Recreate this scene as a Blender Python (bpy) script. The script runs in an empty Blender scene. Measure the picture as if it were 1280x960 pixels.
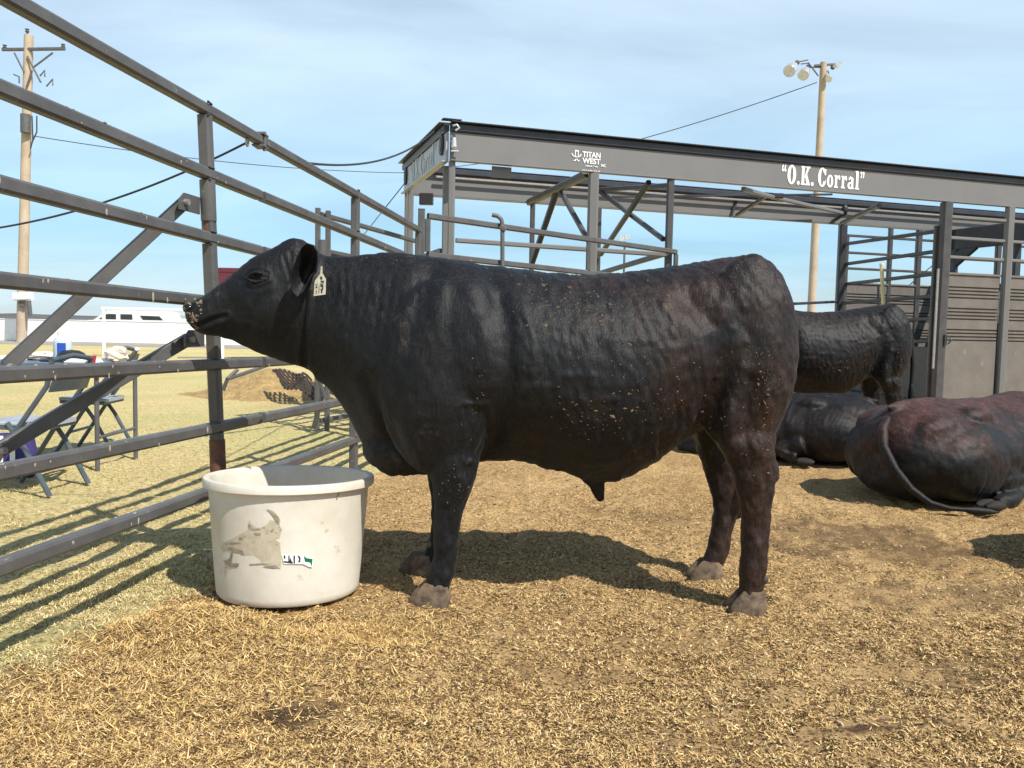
import bpy, bmesh, math, random
import numpy as np
from mathutils import Vector, Matrix
from mathutils.bvhtree import BVHTree
random.seed(7); rng = np.random.default_rng(7)
SC = bpy.context.scene
COL = SC.collection

# ------------------------------------------------------------------ camera
FP = 1050.0; HC = 1.12
_p = math.atan(70/1050); _r = .02
RV = np.array([math.cos(_r), 0, math.sin(_r)])
FV = np.array([0, math.cos(_p), -math.sin(_p)]); FV = FV-RV*FV.dot(RV); FV /= np.linalg.norm(FV)
UV = np.cross(RV, FV)
CV = np.array([0, 0, HC])
cd = bpy.data.cameras.new('camera'); cam = bpy.data.objects.new('camera', cd); COL.objects.link(cam)
cd.sensor_width = 36; cd.lens = FP/1280*36; cd.clip_start = .05; cd.clip_end = 6000
cam.matrix_world = Matrix(((RV[0], UV[0], -FV[0], 0), (RV[1], UV[1], -FV[1], 0), (RV[2], UV[2], -FV[2], HC), (0, 0, 0, 1)))
SC.camera = cam
SC.render.resolution_x = 1024; SC.render.resolution_y = 768

# ------------------------------------------------------------------ light
SUN = Vector((.56, -.60, 1.0)).normalized()
w = bpy.data.worlds.new('World'); SC.world = w; w.use_nodes = True
nt = w.node_tree; nt.nodes.clear()
def wn(t, **k):
    n = nt.nodes.new(t)
    for a, b in k.items(): setattr(n, a, b)
    return n
L = nt.links.new
sky = wn('ShaderNodeTexSky', sky_type='NISHITA'); sky.sun_disc = False
sky.sun_elevation = math.asin(SUN.z); sky.sun_rotation = math.atan2(SUN.x, SUN.y)
sky.air_density = 1.0; sky.dust_density = .8; sky.ozone_density = 1.0
tc = wn('ShaderNodeTexCoord'); sep = wn('ShaderNodeSeparateXYZ'); L(tc.outputs['Generated'], sep.inputs[0])
mz = wn('ShaderNodeMath', operation='MAXIMUM'); L(sep.outputs['Z'], mz.inputs[0]); mz.inputs[1].default_value = 0
az = wn('ShaderNodeMath', operation='ADD'); L(mz.outputs[0], az.inputs[0]); az.inputs[1].default_value = .16
dx = wn('ShaderNodeMath', operation='DIVIDE'); L(sep.outputs['X'], dx.inputs[0]); L(az.outputs[0], dx.inputs[1])
dy = wn('ShaderNodeMath', operation='DIVIDE'); L(sep.outputs['Y'], dy.inputs[0]); L(az.outputs[0], dy.inputs[1])
cb = wn('ShaderNodeCombineXYZ'); L(dx.outputs[0], cb.inputs[0]); L(dy.outputs[0], cb.inputs[1])
mp = wn('ShaderNodeMapping'); L(cb.outputs[0], mp.inputs[0]); mp.inputs['Rotation'].default_value = (0, 0, .25); mp.inputs['Scale'].default_value = (.55, 1.1, 1)
n1 = wn('ShaderNodeTexNoise'); L(mp.outputs[0], n1.inputs['Vector']); n1.inputs['Scale'].default_value = 1.1; n1.inputs['Detail'].default_value = 8; n1.inputs['Roughness'].default_value = .55; n1.inputs['Distortion'].default_value = .5
cr = wn('ShaderNodeValToRGB'); L(n1.outputs['Fac'], cr.inputs[0])
cr.color_ramp.elements[0].position = .32; cr.color_ramp.elements[0].color = (.40, .40, .40, 1)
cr.color_ramp.elements[1].position = .66; cr.color_ramp.elements[1].color = (.72, .72, .72, 1)
mx = wn('ShaderNodeMixRGB'); cz = wn('ShaderNodeMapRange'); L(sep.outputs['Z'], cz.inputs[0]); cz.inputs[1].default_value = .50; cz.inputs[2].default_value = .85; cz.inputs[3].default_value = 1; cz.inputs[4].default_value = .05
cm = wn('ShaderNodeMath', operation='MULTIPLY'); L(cr.outputs[0], cm.inputs[0]); L(cz.outputs[0], cm.inputs[1]); L(cm.outputs[0], mx.inputs['Fac']); L(sky.outputs[0], mx.inputs[1]); mx.inputs[2].default_value = (9.6, 10.7, 11.6, 1)
bg = wn('ShaderNodeBackground'); bg.inputs['Strength'].default_value = .092
hs = wn('ShaderNodeMixRGB', blend_type='MULTIPLY'); hs.inputs['Fac'].default_value = 1; 
lowt = wn('ShaderNodeValToRGB'); L(sep.outputs['Z'], lowt.inputs[0]); e0 = lowt.color_ramp.elements
e0[0].position = .0; e0[0].color = (.84, .92, .96, 1); e0[1].position = .80; e0[1].color = (.62, .74, .9, 1)
e1 = e0.new(.10); e1.color = (.60, .84, .97, 1); e2 = e0.new(.30); e2.color = (.90, 1.0, 1.05, 1)
L(lowt.outputs[0], hs.inputs[2])
L(mx.outputs[0], hs.inputs[1]); L(hs.outputs[0], bg.inputs['Color'])
ow = wn('ShaderNodeOutputWorld'); L(bg.outputs[0], ow.inputs[0])
sl = bpy.data.lights.new('sun', 'SUN'); sl.energy = 5.0; sl.angle = math.radians(.5); sl.color = (1, .95, .87)
so = bpy.data.objects.new('sun', sl); COL.objects.link(so)
so.rotation_euler = SUN.to_track_quat('Z', 'Y').to_euler()
SC.view_settings.view_transform = 'Standard'; SC.view_settings.look = 'None'
SC.view_settings.exposure = .28; SC.view_settings.gamma = 1
SC.render.engine = 'CYCLES'

# ------------------------------------------------------------------ measuring helpers (a photo pixel becomes a point on a real surface)
def ray(x, y): return RV*(x-640)/FP-UV*(y-480)/FP+FV
def gp(x, y, z=0.): d = ray(x, y); return CV+d*(z-HC)/d[2]
def pp(x, y, p0, n): d = ray(x, y); return CV+d*((np.array(p0)-CV).dot(n)/d.dot(n))
def yp(x, y, Y): return pp(x, y, (0, Y, 0), np.array([0, 1., 0]))

# ------------------------------------------------------------------ materials
def mat(name, col, rough=.6, metal=0, spec=.5, var=.15, vscale=6, col2=None, bump=0, bscale=40, col3=None, stretch=None, dirt=None, dscale=3, dthr=.6, attr=None):
    m = bpy.data.materials.new(name); m.use_nodes = True; t = m.node_tree; b = t.nodes['Principled BSDF']
    b.inputs['Roughness'].default_value = rough; b.inputs['Metallic'].default_value = metal; b.inputs['Specular IOR Level'].default_value = spec
    c = t.nodes.new('ShaderNodeTexCoord'); src = c.outputs['Object']
    if stretch:
        mp = t.nodes.new('ShaderNodeMapping'); mp.inputs['Scale'].default_value = stretch; t.links.new(src, mp.inputs[0]); st = mp.outputs[0]
    else: st = src
    n = t.nodes.new('ShaderNodeTexNoise'); n.inputs['Scale'].default_value = vscale; n.inputs['Detail'].default_value = 6; n.inputs['Roughness'].default_value = .65
    t.links.new(src, n.inputs['Vector'])
    r = t.nodes.new('ShaderNodeValToRGB'); t.links.new(n.outputs['Fac'], r.inputs[0])
    c2 = col2 or tuple(v*(1-var) for v in col); c1 = col if col2 else tuple(min(1, v*(1+var)) for v in col)
    r.color_ramp.elements[0].position = .35; r.color_ramp.elements[0].color = (*c2, 1)
    r.color_ramp.elements[1].position = .65; r.color_ramp.elements[1].color = (*c1, 1)
    out = r.outputs[0]
    if dirt:
        n2 = t.nodes.new('ShaderNodeTexNoise'); n2.inputs['Scale'].default_value = dscale; n2.inputs['Detail'].default_value = 9; n2.inputs['Roughness'].default_value = .7
        t.links.new(st, n2.inputs['Vector'])
        r2 = t.nodes.new('ShaderNodeValToRGB'); t.links.new(n2.outputs['Fac'], r2.inputs[0])
        r2.color_ramp.elements[0].position = dthr; r2.color_ramp.elements[0].color = (0, 0, 0, 1)
        r2.color_ramp.elements[1].position = min(1, dthr+.07); r2.color_ramp.elements[1].color = (1, 1, 1, 1)
        x = t.nodes.new('ShaderNodeMixRGB'); t.links.new(r2.outputs[0], x.inputs[0]); t.links.new(out, x.inputs[1]); x.inputs[2].default_value = (*dirt, 1); out = x.outputs[0]
    if attr:
        a = t.nodes.new('ShaderNodeAttribute'); a.attribute_name = attr
        x = t.nodes.new('ShaderNodeMixRGB'); x.blend_type = 'MULTIPLY'; x.inputs[0].default_value = 1; t.links.new(out, x.inputs[1]); t.links.new(a.outputs['Color'], x.inputs[2]); out = x.outputs[0]
    t.links.new(out, b.inputs['Base Color'])
    if bump:
        n3 = t.nodes.new('ShaderNodeTexNoise'); n3.inputs['Scale'].default_value = bscale; n3.inputs['Detail'].default_value = 5
        t.links.new(st if stretch else src, n3.inputs['Vector'])
        bp = t.nodes.new('ShaderNodeBump'); bp.inputs['Strength'].default_value = 1; bp.inputs['Distance'].default_value = bump
        t.links.new(n3.outputs['Fac'], bp.inputs['Height']); t.links.new(bp.outputs[0], b.inputs['Normal'])
    return m
M = {}
M['fence'] = mat('fence_steel', (.106, .103, .101), .46, 0, .5, col2=(.074, .071, .070), dirt=(.26, .23, .18), dscale=22, dthr=.63, bump=.0006, bscale=60)
M['rust'] = mat('rusty_pipe', (.16, .065, .035), .7, col2=(.09, .04, .03), vscale=20, bump=.001)
M['steel'] = mat('bolt_steel', (.35, .33, .31), .45, .6, vscale=30)
M['trailer'] = mat('trailer_paint', (.174, .170, .166), .45, col2=(.160, .156, .152), vscale=2.5, dirt=(.30, .28, .24), dscale=14, dthr=.68, bump=.0005, bscale=8)
M['trailer_dark'] = mat('trailer_dark_paint', (.035, .037, .045), .4, var=.2)
M['siding'] = mat('siding_paint', (.17, .152, .132), .5, col2=(.135, .12, .104), vscale=5, dirt=(.33, .29, .22), dscale=10, dthr=.64, stretch=(1, 1, .35))
M['frame'] = mat('trailer_frame_paint', (.07, .067, .067), .45, var=.2, dirt=(.2, .18, .15), dscale=18, dthr=.66)
M['white'] = mat('white_vinyl', (.86, .85, .83), .5, var=.03)
M['letter'] = mat('white_lettering', (.82, .82, .8), .5, var=.03)
M['faded'] = mat('faded_lettering', (.50, .51, .54), .6, var=.15, vscale=9)
M['tub'] = mat('tub_plastic', (.69, .65, .565), .5, 0, .4, col2=(.58, .53, .44), vscale=4, dirt=(.44, .37, .26), dscale=7, dthr=.62, bump=.0012, bscale=14)
M['tubmark'] = mat('worn_decal', (.53, .47, .35), .8, col2=(.44, .38, .28), vscale=30, dirt=(.24, .20, .13), dscale=28, dthr=.56)
M['tubdark'] = mat('worn_decal_edge', (.29, .25, .18), .8, var=.3, vscale=40)
M['ink'] = mat('black_ink', (.02, .02, .02), .6)
M['green'] = mat('green_ink', (.0, .13, .05), .6)
M['hoof'] = mat('hoof_horn', (.20, .14, .085), .85, col2=(.05, .036, .026), vscale=22, bump=.0018, bscale=30)
M['hoofd'] = mat('dirty_hoof', (.022, .018, .014), .85, col2=(.010, .008, .007), vscale=20)
M['eye'] = mat('eye_black', (.006, .005, .005), .1, spec=.8)
M['muzzle'] = mat('muddy_muzzle', (.26, .20, .12), .7, col2=(.018, .016, .015), vscale=38, bump=.004, bscale=60)
M['tag'] = mat('ear_tag_plastic', (.58, .56, .44), .5, col2=(.40, .38, .28), vscale=60)
M['wood'] = mat('pole_wood', (.50, .41, .31), .85, col2=(.40, .31, .22), vscale=1.5, dirt=(.13, .09, .06), dscale=3, dthr=.62, stretch=(6, 6, .5), bump=.01, bscale=6)
M['greymetal'] = mat('grey_metal', (.10, .10, .105), .5)
M['lamp'] = mat('lamp_reflector', (.62, .64, .66), .25, .5)
M['black'] = mat('black_plastic', (.02, .02, .022), .5)
M['cable'] = mat('cable_black', (.03, .03, .035), .6)
M['chair'] = mat('chair_blue_grey', (.085, .105, .13), .4, .2, var=.2)
M['seat'] = mat('chair_seat', (.36, .39, .43), .35, var=.12)
M['table'] = mat('table_top', (.09, .12, .17), .35, var=.1)
M['jug'] = mat('jug_plastic', (.55, .62, .68), .3)
M['blue'] = mat('blue_label', (.02, .08, .42), .4)
M['red'] = mat('red_plastic', (.55, .03, .05), .35)
M['paper'] = mat('paper', (.7, .62, .52), .8, var=.25, vscale=20)
M['purple'] = mat('purple_cloth', (.045, .03, .16), .8)
M['maroon'] = mat('maroon_paint', (.115, .018, .03), .35, var=.15)
M['tyre'] = mat('tyre', (.03, .03, .03), .8)
M['glass'] = mat('dark_glass', (.03, .035, .04), .1)
M['carwhite'] = mat('car_white', (.75, .77, .78), .3, var=.03)
M['roof'] = mat('green_grey_roof', (.30, .33, .30), .6)
M['road'] = mat('road', (.30, .27, .24), .9, var=.15, vscale=2)
M['hill'] = mat('hill', (.07, .07, .066), .95, col2=(.11, .105, .095), vscale=.02)
M['lattice'] = mat('brown_lattice', (.05, .035, .025), .7)
M['hay'] = mat('hay', (.44, .30, .12), .9, col2=(.26, .17, .07), vscale=9, bump=.03, bscale=30)
M['yellow'] = mat('yellow_stick', (.62, .60, .34), .5)
M['brownpanel'] = mat('inner_dark_panel', (.05, .055, .065), .5, var=.2)

def vcol_mat(name, rough=.85):
    m = bpy.data.materials.new(name); m.use_nodes = True; t = m.node_tree; b = t.nodes['Principled BSDF']
    b.inputs['Roughness'].default_value = rough; b.inputs['Specular IOR Level'].default_value = .25
    a = t.nodes.new('ShaderNodeAttribute'); a.attribute_name = 'tint'; t.links.new(a.outputs['Color'], b.inputs['Base Color'])
    return m
M['straw'] = vcol_mat('straw_blades'); M['grassb'] = vcol_mat('grass_blades')

def coat_mat(name, black, brown, brown_amt, mud=.62, axis_x=None):
    m = bpy.data.materials.new(name); m.use_nodes = True; t = m.node_tree; b = t.nodes['Principled BSDF']; N = t.nodes.new; K = t.links.new
    b.inputs['Roughness'].default_value = .56; b.inputs['Specular IOR Level'].default_value = .30
    b.inputs['Sheen Weight'].default_value = .06; b.inputs['Sheen Roughness'].default_value = .4; b.inputs['Sheen Tint'].default_value = (.5, .55, .62, 1)
    tc = N('ShaderNodeTexCoord')
    n = N('ShaderNodeTexNoise'); n.inputs['Scale'].default_value = 2.6; n.inputs['Detail'].default_value = 7; n.inputs['Roughness'].default_value = .65; K(tc.outputs['Object'], n.inputs['Vector'])
    fac = n.outputs['Fac']
    if axis_x:
        s = N('ShaderNodeSeparateXYZ'); K(tc.outputs['Object'], s.inputs[0])
        mr = N('ShaderNodeMapRange'); mr.inputs[1].default_value = axis_x[0]; mr.inputs[2].default_value = axis_x[1]; mr.inputs[3].default_value = -.22; mr.inputs[4].default_value = .14; K(s.outputs[axis_x[2]], mr.inputs[0])
        ad = N('ShaderNodeMath'); ad.operation = 'ADD'; K(fac, ad.inputs[0]); K(mr.outputs[0], ad.inputs[1]); fac = ad.outputs[0]
    r = N('ShaderNodeValToRGB'); K(fac, r.inputs[0]); r.color_ramp.elements[0].position = .5-brown_amt; r.color_ramp.elements[0].color = (*black, 1)
    r.color_ramp.elements[1].position = .72-brown_amt; r.color_ramp.elements[1].color = (*brown, 1)
    # dried mud patches
    n2 = N('ShaderNodeTexNoise'); n2.inputs['Scale'].default_value = 5.5; n2.inputs['Detail'].default_value = 12; n2.inputs['Roughness'].default_value = .75; K(tc.outputs['Object'], n2.inputs['Vector'])
    r2 = N('ShaderNodeValToRGB'); K(n2.outputs['Fac'], r2.inputs[0]); r2.color_ramp.elements[0].position = mud; r2.color_ramp.elements[0].color = (0, 0, 0, 1); r2.color_ramp.elements[1].position = mud+.10; r2.color_ramp.elements[1].color = (.75, .75, .75, 1)
    x = N('ShaderNodeMixRGB'); K(r2.outputs[0], x.inputs[0]); K(r.outputs[0], x.inputs[1]); x.inputs[2].default_value = (.040, .034, .030, 1)
    # hair streaks
    mp = N('ShaderNodeMapping'); mp.inputs['Scale'].default_value = (120, 120, 22); mp.inputs['Rotation'].default_value = (0, .5, 0); K(tc.outputs['Object'], mp.inputs[0])
    n3 = N('ShaderNodeTexNoise'); n3.inputs['Scale'].default_value = 1; n3.inputs['Detail'].default_value = 4; n3.inputs['Distortion'].default_value = .8; K(mp.outputs[0], n3.inputs['Vector'])
    x2 = N('ShaderNodeMixRGB'); x2.blend_type = 'MULTIPLY'; x2.inputs[0].default_value = 1; K(x.outputs[0], x2.inputs[1])
    r3 = N('ShaderNodeMapRange'); r3.inputs[1].default_value = .3; r3.inputs[2].default_value = .7; r3.inputs[3].default_value = .5; r3.inputs[4].default_value = 1.5; K(n3.outputs['Fac'], r3.inputs[0]); K(r3.outputs[0], x2.inputs[2])
    n5 = N('ShaderNodeTexNoise'); n5.inputs['Scale'].default_value = 26; n5.inputs['Detail'].default_value = 8; n5.inputs['Roughness'].default_value = .8; K(tc.outputs['Object'], n5.inputs['Vector'])
    r5 = N('ShaderNodeMapRange'); r5.inputs[1].default_value = .35; r5.inputs[2].default_value = .65; r5.inputs[3].default_value = .35; r5.inputs[4].default_value = 1.75; K(n5.outputs['Fac'], r5.inputs[0])
    x5 = N('ShaderNodeMixRGB'); x5.blend_type = 'MULTIPLY'; x5.inputs[0].default_value = 1; K(x2.outputs[0], x5.inputs[1]); K(r5.outputs[0], x5.inputs[2]); K(x5.outputs[0], b.inputs['Base Color'])
    n4 = N('ShaderNodeTexNoise'); n4.inputs['Scale'].default_value = 34; n4.inputs['Detail'].default_value = 6; n4.inputs['Roughness'].default_value = .7; K(tc.outputs['Object'], n4.inputs['Vector'])
    ad2 = N('ShaderNodeMath'); ad2.operation = 'ADD'; K(n3.outputs['Fac'], ad2.inputs[0]); K(n4.outputs['Fac'], ad2.inputs[1])
    bp = N('ShaderNodeBump'); bp.inputs['Strength'].default_value = .8; bp.inputs['Distance'].default_value = .0032; K(ad2.outputs[0], bp.inputs['Height'])
    K(bp.outputs[0], b.inputs['Normal'])
    return m
M['coat'] = coat_mat('black_coat', (.0048, .0052, .0064), (.025, .0125, .0088), .09, .575, (-.55, .9, 0))
M['coat2'] = coat_mat('black_coat_muddy', (.0048, .0048, .0052), (.016, .010, .008), .05, .60)
M['coat3'] = coat_mat('red_brown_coat', (.0065, .006, .006), (.058, .022, .015), .06, .60, (.15, .72, 2))

# ------------------------------------------------------------------ object helpers
def tag(o, label=None, cat=None, group=None, kind=None):
    if label: o['label'] = label
    if cat: o['category'] = cat
    if group: o['group'] = group
    if kind: o['kind'] = kind
    return o
def empty(name, loc, label=None, cat=None, group=None):
    o = bpy.data.objects.new(name, None); o.empty_display_size = .2; COL.objects.link(o); o.location = Vector(loc); o['org'] = list(map(float, loc))
    return tag(o, label, cat, group)
def link(name, me, m, parent=None, smooth=False):
    o = bpy.data.objects.new(name, me); COL.objects.link(o)
    if m: me.materials.append(m)
    if parent is not None: o.parent = parent
    if smooth:
        for p in me.polygons: p.use_smooth = True
        if len(me.polygons) < 5000: me.set_sharp_from_angle(angle=math.radians(42))
    return o
class MB:
    """collects shapes in world coordinates; build() links them as ONE mesh object"""
    def __init__(s): s.v = []; s.f = []
    def add(s, v, f):
        k = len(s.v); s.v += [tuple(map(float, a)) for a in v]; s.f += [tuple(i+k for i in q) for q in f]; return s
    def bar(s, a, b, wd, ht=None, up=(0, 0, 1), ch=.18):
        ht = ht or wd; a = Vector(a); b = Vector(b); d = (b-a).normalized(); up = Vector(up)
        if abs(d.dot(up)) > .95: up = Vector((1, .001, 0))
        sx = d.cross(up).normalized(); sz = sx.cross(d).normalized(); c = min(wd, ht)*ch; x = wd/2; z = ht/2
        pr = [(x-c, z), (-x+c, z), (-x, z-c), (-x, -z+c), (-x+c, -z), (x-c, -z), (x, -z+c), (x, z-c)]
        v = [p+sx*q[0]+sz*q[1] for p in (a, b) for q in pr]
        f = [(i, (i+1) % 8, 8+(i+1) % 8, 8+i) for i in range(8)]+[tuple(range(7, -1, -1)), tuple(range(8, 16))]
        return s.add(v, f)
    def tube(s, pts, r, n=10, cap=True):
        P = [Vector(p) for p in pts]; R = r if hasattr(r, '__len__') else [r]*len(P)
        v = []; pu = None
        for i, p in enumerate(P):
            d = (P[min(i+1, len(P)-1)]-P[max(i-1, 0)]).normalized()
            if pu is None:
                pu = Vector((0, 0, 1)) if abs(d.z) < .9 else Vector((1, 0, 0))
            x = d.cross(pu).normalized(); y = x.cross(d).normalized(); pu = y
            v += [p+(x*math.cos(2*math.pi*k/n)+y*math.sin(2*math.pi*k/n))*R[i] for k in range(n)]
        m = len(P)
        f = [(i*n+k, i*n+(k+1) % n, (i+1)*n+(k+1) % n, (i+1)*n+k) for i in range(m-1) for k in range(n)]
        if cap: f += [tuple(range(n-1, -1, -1)), tuple(range((m-1)*n, m*n))]
        return s.add(v, f)
    def box(s, lo, hi, ch=0.):
        c = [(lo[i]+hi[i])/2 for i in range(3)]
        return s.bar((lo[0], c[1], c[2]), (hi[0], c[1], c[2]), hi[1]-lo[1], hi[2]-lo[2], ch=ch if ch else .02)
    def ell(s, c, r, nu=16, nv=10, rot=None):
        v = []; c = Vector(c)
        for j in range(nv+1):
            ph = math.pi*j/nv
            for i in range(nu):
                th = 2*math.pi*i/nu; q = Vector((math.sin(ph)*math.cos(th)*r[0], math.sin(ph)*math.sin(th)*r[1], math.cos(ph)*r[2]))
                if rot: q = rot @ q
                v.append(c+q)
        f = [(j*nu+i, (j+1)*nu+i, (j+1)*nu+(i+1) % nu, j*nu+(i+1) % nu) for j in range(nv) for i in range(nu)]
        return s.add(v, f)
    def loft(s, rings, cap=True):
        n = len(rings[0]); m = len(rings); v = [p for r in rings for p in r]
        f = [(i*n+k, i*n+(k+1) % n, (i+1)*n+(k+1) % n, (i+1)*n+k) for i in range(m-1) for k in range(n)]
        if cap: f += [tuple(range(n-1, -1, -1)), tuple(range((m-1)*n, m*n))]
        return s.add(v, f)
    def prism(s, poly, org, ax, ay, th):
        """flat polygon (2-D points) on a plane, given thickness"""
        org = Vector(org); ax = Vector(ax); ay = Vector(ay); nz = ax.cross(ay).normalized(); n = len(poly)
        v = [org+ax*p[0]+ay*p[1] for p in poly]+[org+ax*p[0]+ay*p[1]+nz*th for p in poly]
        return s.add(v, [tuple(range(n-1, -1, -1)), tuple(range(n, 2*n))]+[(i, (i+1) % n, n+(i+1) % n, n+i) for i in range(n)])
    def build(s, name, m, parent=None, smooth=False, org=None, label=None):
        o0 = Vector(org) if org is not None else (origin(parent) if parent is not None else Vector((0, 0, 0)))
        me = bpy.data.meshes.new(name); me.from_pydata([tuple(Vector(v)-o0) for v in s.v], [], s.f); me.validate()
        bm = bmesh.new(); bm.from_mesh(me); bmesh.ops.recalc_face_normals(bm, faces=bm.faces); bm.to_mesh(me); bm.free()
        o = link(name, me, m, parent, smooth); o['org'] = list(o0)
        if parent is None: o.location = o0
        if label: o['label'] = label
        return o
def origin(o): return Vector(o['org'])
def copy_tree(o, parent=None):
    c = o.copy(); COL.objects.link(c); c.parent = parent
    for ch in list(o.children): copy_tree(ch, c)
    return c

# ------------------------------------------------------------------ numpy value noise
def _h(i, j, s):
    a = (i.astype(np.int64)*374761393+j.astype(np.int64)*668265263+s*974711) & 0x7fffffff
    a = ((a ^ (a >> 13))*1274126177) & 0x7fffffff
    return ((a ^ (a >> 16)) & 0xffff)/65535.
def vn(x, y, sc, seed=0):
    x = np.asarray(x)/sc+1000; y = np.asarray(y)/sc+1000; i = np.floor(x); j = np.floor(y); u = x-i; v = y-j; u = u*u*(3-2*u); v = v*v*(3-2*v)
    return (_h(i, j, seed)*(1-u)+_h(i+1, j, seed)*u)*(1-v)+(_h(i, j+1, seed)*(1-u)+_h(i+1, j+1, seed)*u)*v-.5
FX0 = -1.86; FK = .13                                   # fence line: x = FX0 + FK*y
def grassness(x, y):
    d = (FX0+FK*y)-x+.22*vn(x, y, .5, 3)+.16*vn(x, y, .12, 4)+.10*vn(x, y, .04, 6)
    far = (y-8.8+.8*vn(x, y, .7, 5))*.4
    pen = np.where(x > -.7, -1, 1)
    return np.clip(np.maximum(d, np.where(y > 12.5, 1, -1)*1.)*9+.5, 0, 1)
def hgt(x, y):
    g = grassness(x, y)
    near = np.clip(1.4-np.hypot(x, y)/14, 0, 1)
    h = .028*vn(x, y, .9, 11)+(1-.5*g)*(.026*vn(x, y, .23, 12)+.020*vn(x, y, .085, 13)+.022*vn(x, y, .045, 14))
    h -= .010
    # swept-up straw ridge left of the tub
    h += .05*np.exp(-(((x+1.20)/.22)**2+((y-3.05)/.16)**2))
    return h*near

# ------------------------------------------------------------------ ground: one sheet to the horizon
def axis(a, b, s, far):
    c = list(np.arange(a, b, s)); st = s; v = c[-1]
    while v < far: st *= 1.13; v += st; c.append(v)
    st = s; v = c[0]; pre = []
    while v > -far: st *= 1.13; v -= st; pre.append(v)
    return np.array(pre[::-1]+c)
gx = axis(-3.2, 4.3, .0165, 2500); gy = []
v = -2500.; 
ys = [1.5]
while ys[-1] < 10: ys.append(ys[-1]+max(.011, .0045*ys[-1]))
st = .05
while ys[-1] < 2500: st *= 1.08; ys.append(ys[-1]+st)
pre = [1.5]; st = .02
while pre[-1] > -2500: st *= 1.35; pre.append(pre[-1]-st)
gy = np.array(pre[::-1][:-1]+ys)
X, Y = np.meshgrid(gx, gy); Z = hgt(X, Y)
nx, ny = len(gx), len(gy)
def fast_mesh(name, co, faces_flat, k):
    me = bpy.data.meshes.new(name); nf = len(faces_flat)//k
    me.vertices.add(len(co)); me.vertices.foreach_set('co', co.astype(np.float32).ravel())
    me.loops.add(nf*k); me.loops.foreach_set('vertex_index', faces_flat.astype(np.int32))
    me.polygons.add(nf); me.polygons.foreach_set('loop_start', np.arange(0, nf*k, k, dtype=np.int32))
    me.update(calc_edges=True)
    return me
idx = (np.arange(ny-1)[:, None]*nx+np.arange(nx-1)[None, :]).ravel()
ff = np.stack([idx, idx+1, idx+nx+1, idx+nx], 1).ravel()
me = fast_mesh('ground', np.stack([X.ravel(), Y.ravel(), Z.ravel()], 1), ff, 4)
x, y = X.ravel(), Y.ravel()
G = grassness(x, y)
D = np.zeros_like(x)                                    # manure and damp patches
def blob(cx, cy, rx, ry, a=1):
    global D
    d = ((x-cx)/rx)**2+((y-cy)/ry)**2
    D = np.maximum(D, a*np.clip(1.3-d+2.0*vn(x, y, .18, 21)+1.3*vn(x, y, .05, 22), 0, 1))
PATCH = [(380, 892, .18, .09, .72), (1060, 670, .6, .5, .8), (1180, 740, .5, .25, .7), (850, 800, .3, .07, .6), (1200, 840, .35, .1, .7), (1060, 915, .13, .04, .9), (1150, 905, .15, .04, .8), (700, 835, .2, .06, .4), (120, 800, .12, .05, .6), (185, 880, .16, .12, .7)]
for q in [(380, 892, .17, .085, 1.0), (1060, 670, .55, .45, .75), (1180, 740, .4, .2, .6), (1060, 915, .12, .03, 1), (1150, 905, .15, .03, .8), (700, 835, .2, .06, .5), (820, 640, .5, .2, .35), (930, 745, .12, .05, .8), (640, 900, .3, .05, .35), (120, 800, .12, .05, .6), (690, 880, .14, .04, .5), (1250, 850, .3, .2, .5), (60, 840, .2, .1, .35)]:
    p = gp(q[0], q[1]); blob(p[0], p[1], *q[2:])
ca = me.color_attributes.new('zone', 'FLOAT_COLOR', 'POINT')
cc = np.zeros((len(x), 4), np.float32); cc[:, 0] = G; cc[:, 1] = D; cc[:, 3] = 1
hay = np.exp(-(((x+2.75)/1.6)**2+((y-12.2)/2.6)**2)); cc[:, 2] = np.clip(hay*1.4-.9, 0, 1)
ca.data.foreach_set('color', cc.ravel())
gm = bpy.data.materials.new('ground'); gm.use_nodes = True; t = gm.node_tree; b = t.nodes['Principled BSDF']; N = t.nodes.new; K = t.links.new
b.inputs['Roughness'].default_value = .95; b.inputs['Specular IOR Level'].default_value = .15
tc = N('ShaderNodeTexCoord'); at = N('ShaderNodeAttribute'); at.attribute_name = 'zone'; sp = N('ShaderNodeSeparateColor'); K(at.outputs['Color'], sp.inputs[0])
def noise(sc, det=6, rough=.7, stretch=None, dist=0):
    n = N('ShaderNodeTexNoise'); n.inputs['Scale'].default_value = sc; n.inputs['Detail'].default_value = det; n.inputs['Roughness'].default_value = rough; n.inputs['Distortion'].default_value = dist
    if stretch:
        mp = N('ShaderNodeMapping'); mp.inputs['Scale'].default_value = stretch; K(tc.outputs['Object'], mp.inputs[0]); K(mp.outputs[0], n.inputs['Vector'])
    else: K(tc.outputs['Object'], n.inputs['Vector'])
    return n.outputs['Fac']
def ramp(f, *st):
    r = N('ShaderNodeValToRGB'); K(f, r.inputs[0]); e = r.color_ramp.elements
    while len(e) < len(st): e.new(.5)
    for i, (p, c) in enumerate(st): e[i].position = p; e[i].color = (*c, 1)
    return r.outputs[0]
def mixc(f, a, b_, mode='MIX'):
    m_ = N('ShaderNodeMixRGB'); m_.blend_type = mode
    for i, q in enumerate((f, a, b_)):
        if isinstance(q, (int, float)): m_.inputs[i].default_value = q
        elif isinstance(q, tuple): m_.inputs[i].default_value = (*q, 1)
        else: K(q, m_.inputs[i])
    return m_.outputs[0]
straw = ramp(noise(70, 8, .75, (1, 1, 1), 1.0), (.39, (.11, .06, .026)), (.48, (.45, .30, .14)), (.63, (.61, .44, .22)))
big = ramp(noise(1.3, 7, .6), (.38, (.84, .80, .74)), (.62, (1.10, 1.08, 1.05)))
straw = mixc(1., straw, big, 'MULTIPLY')
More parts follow.
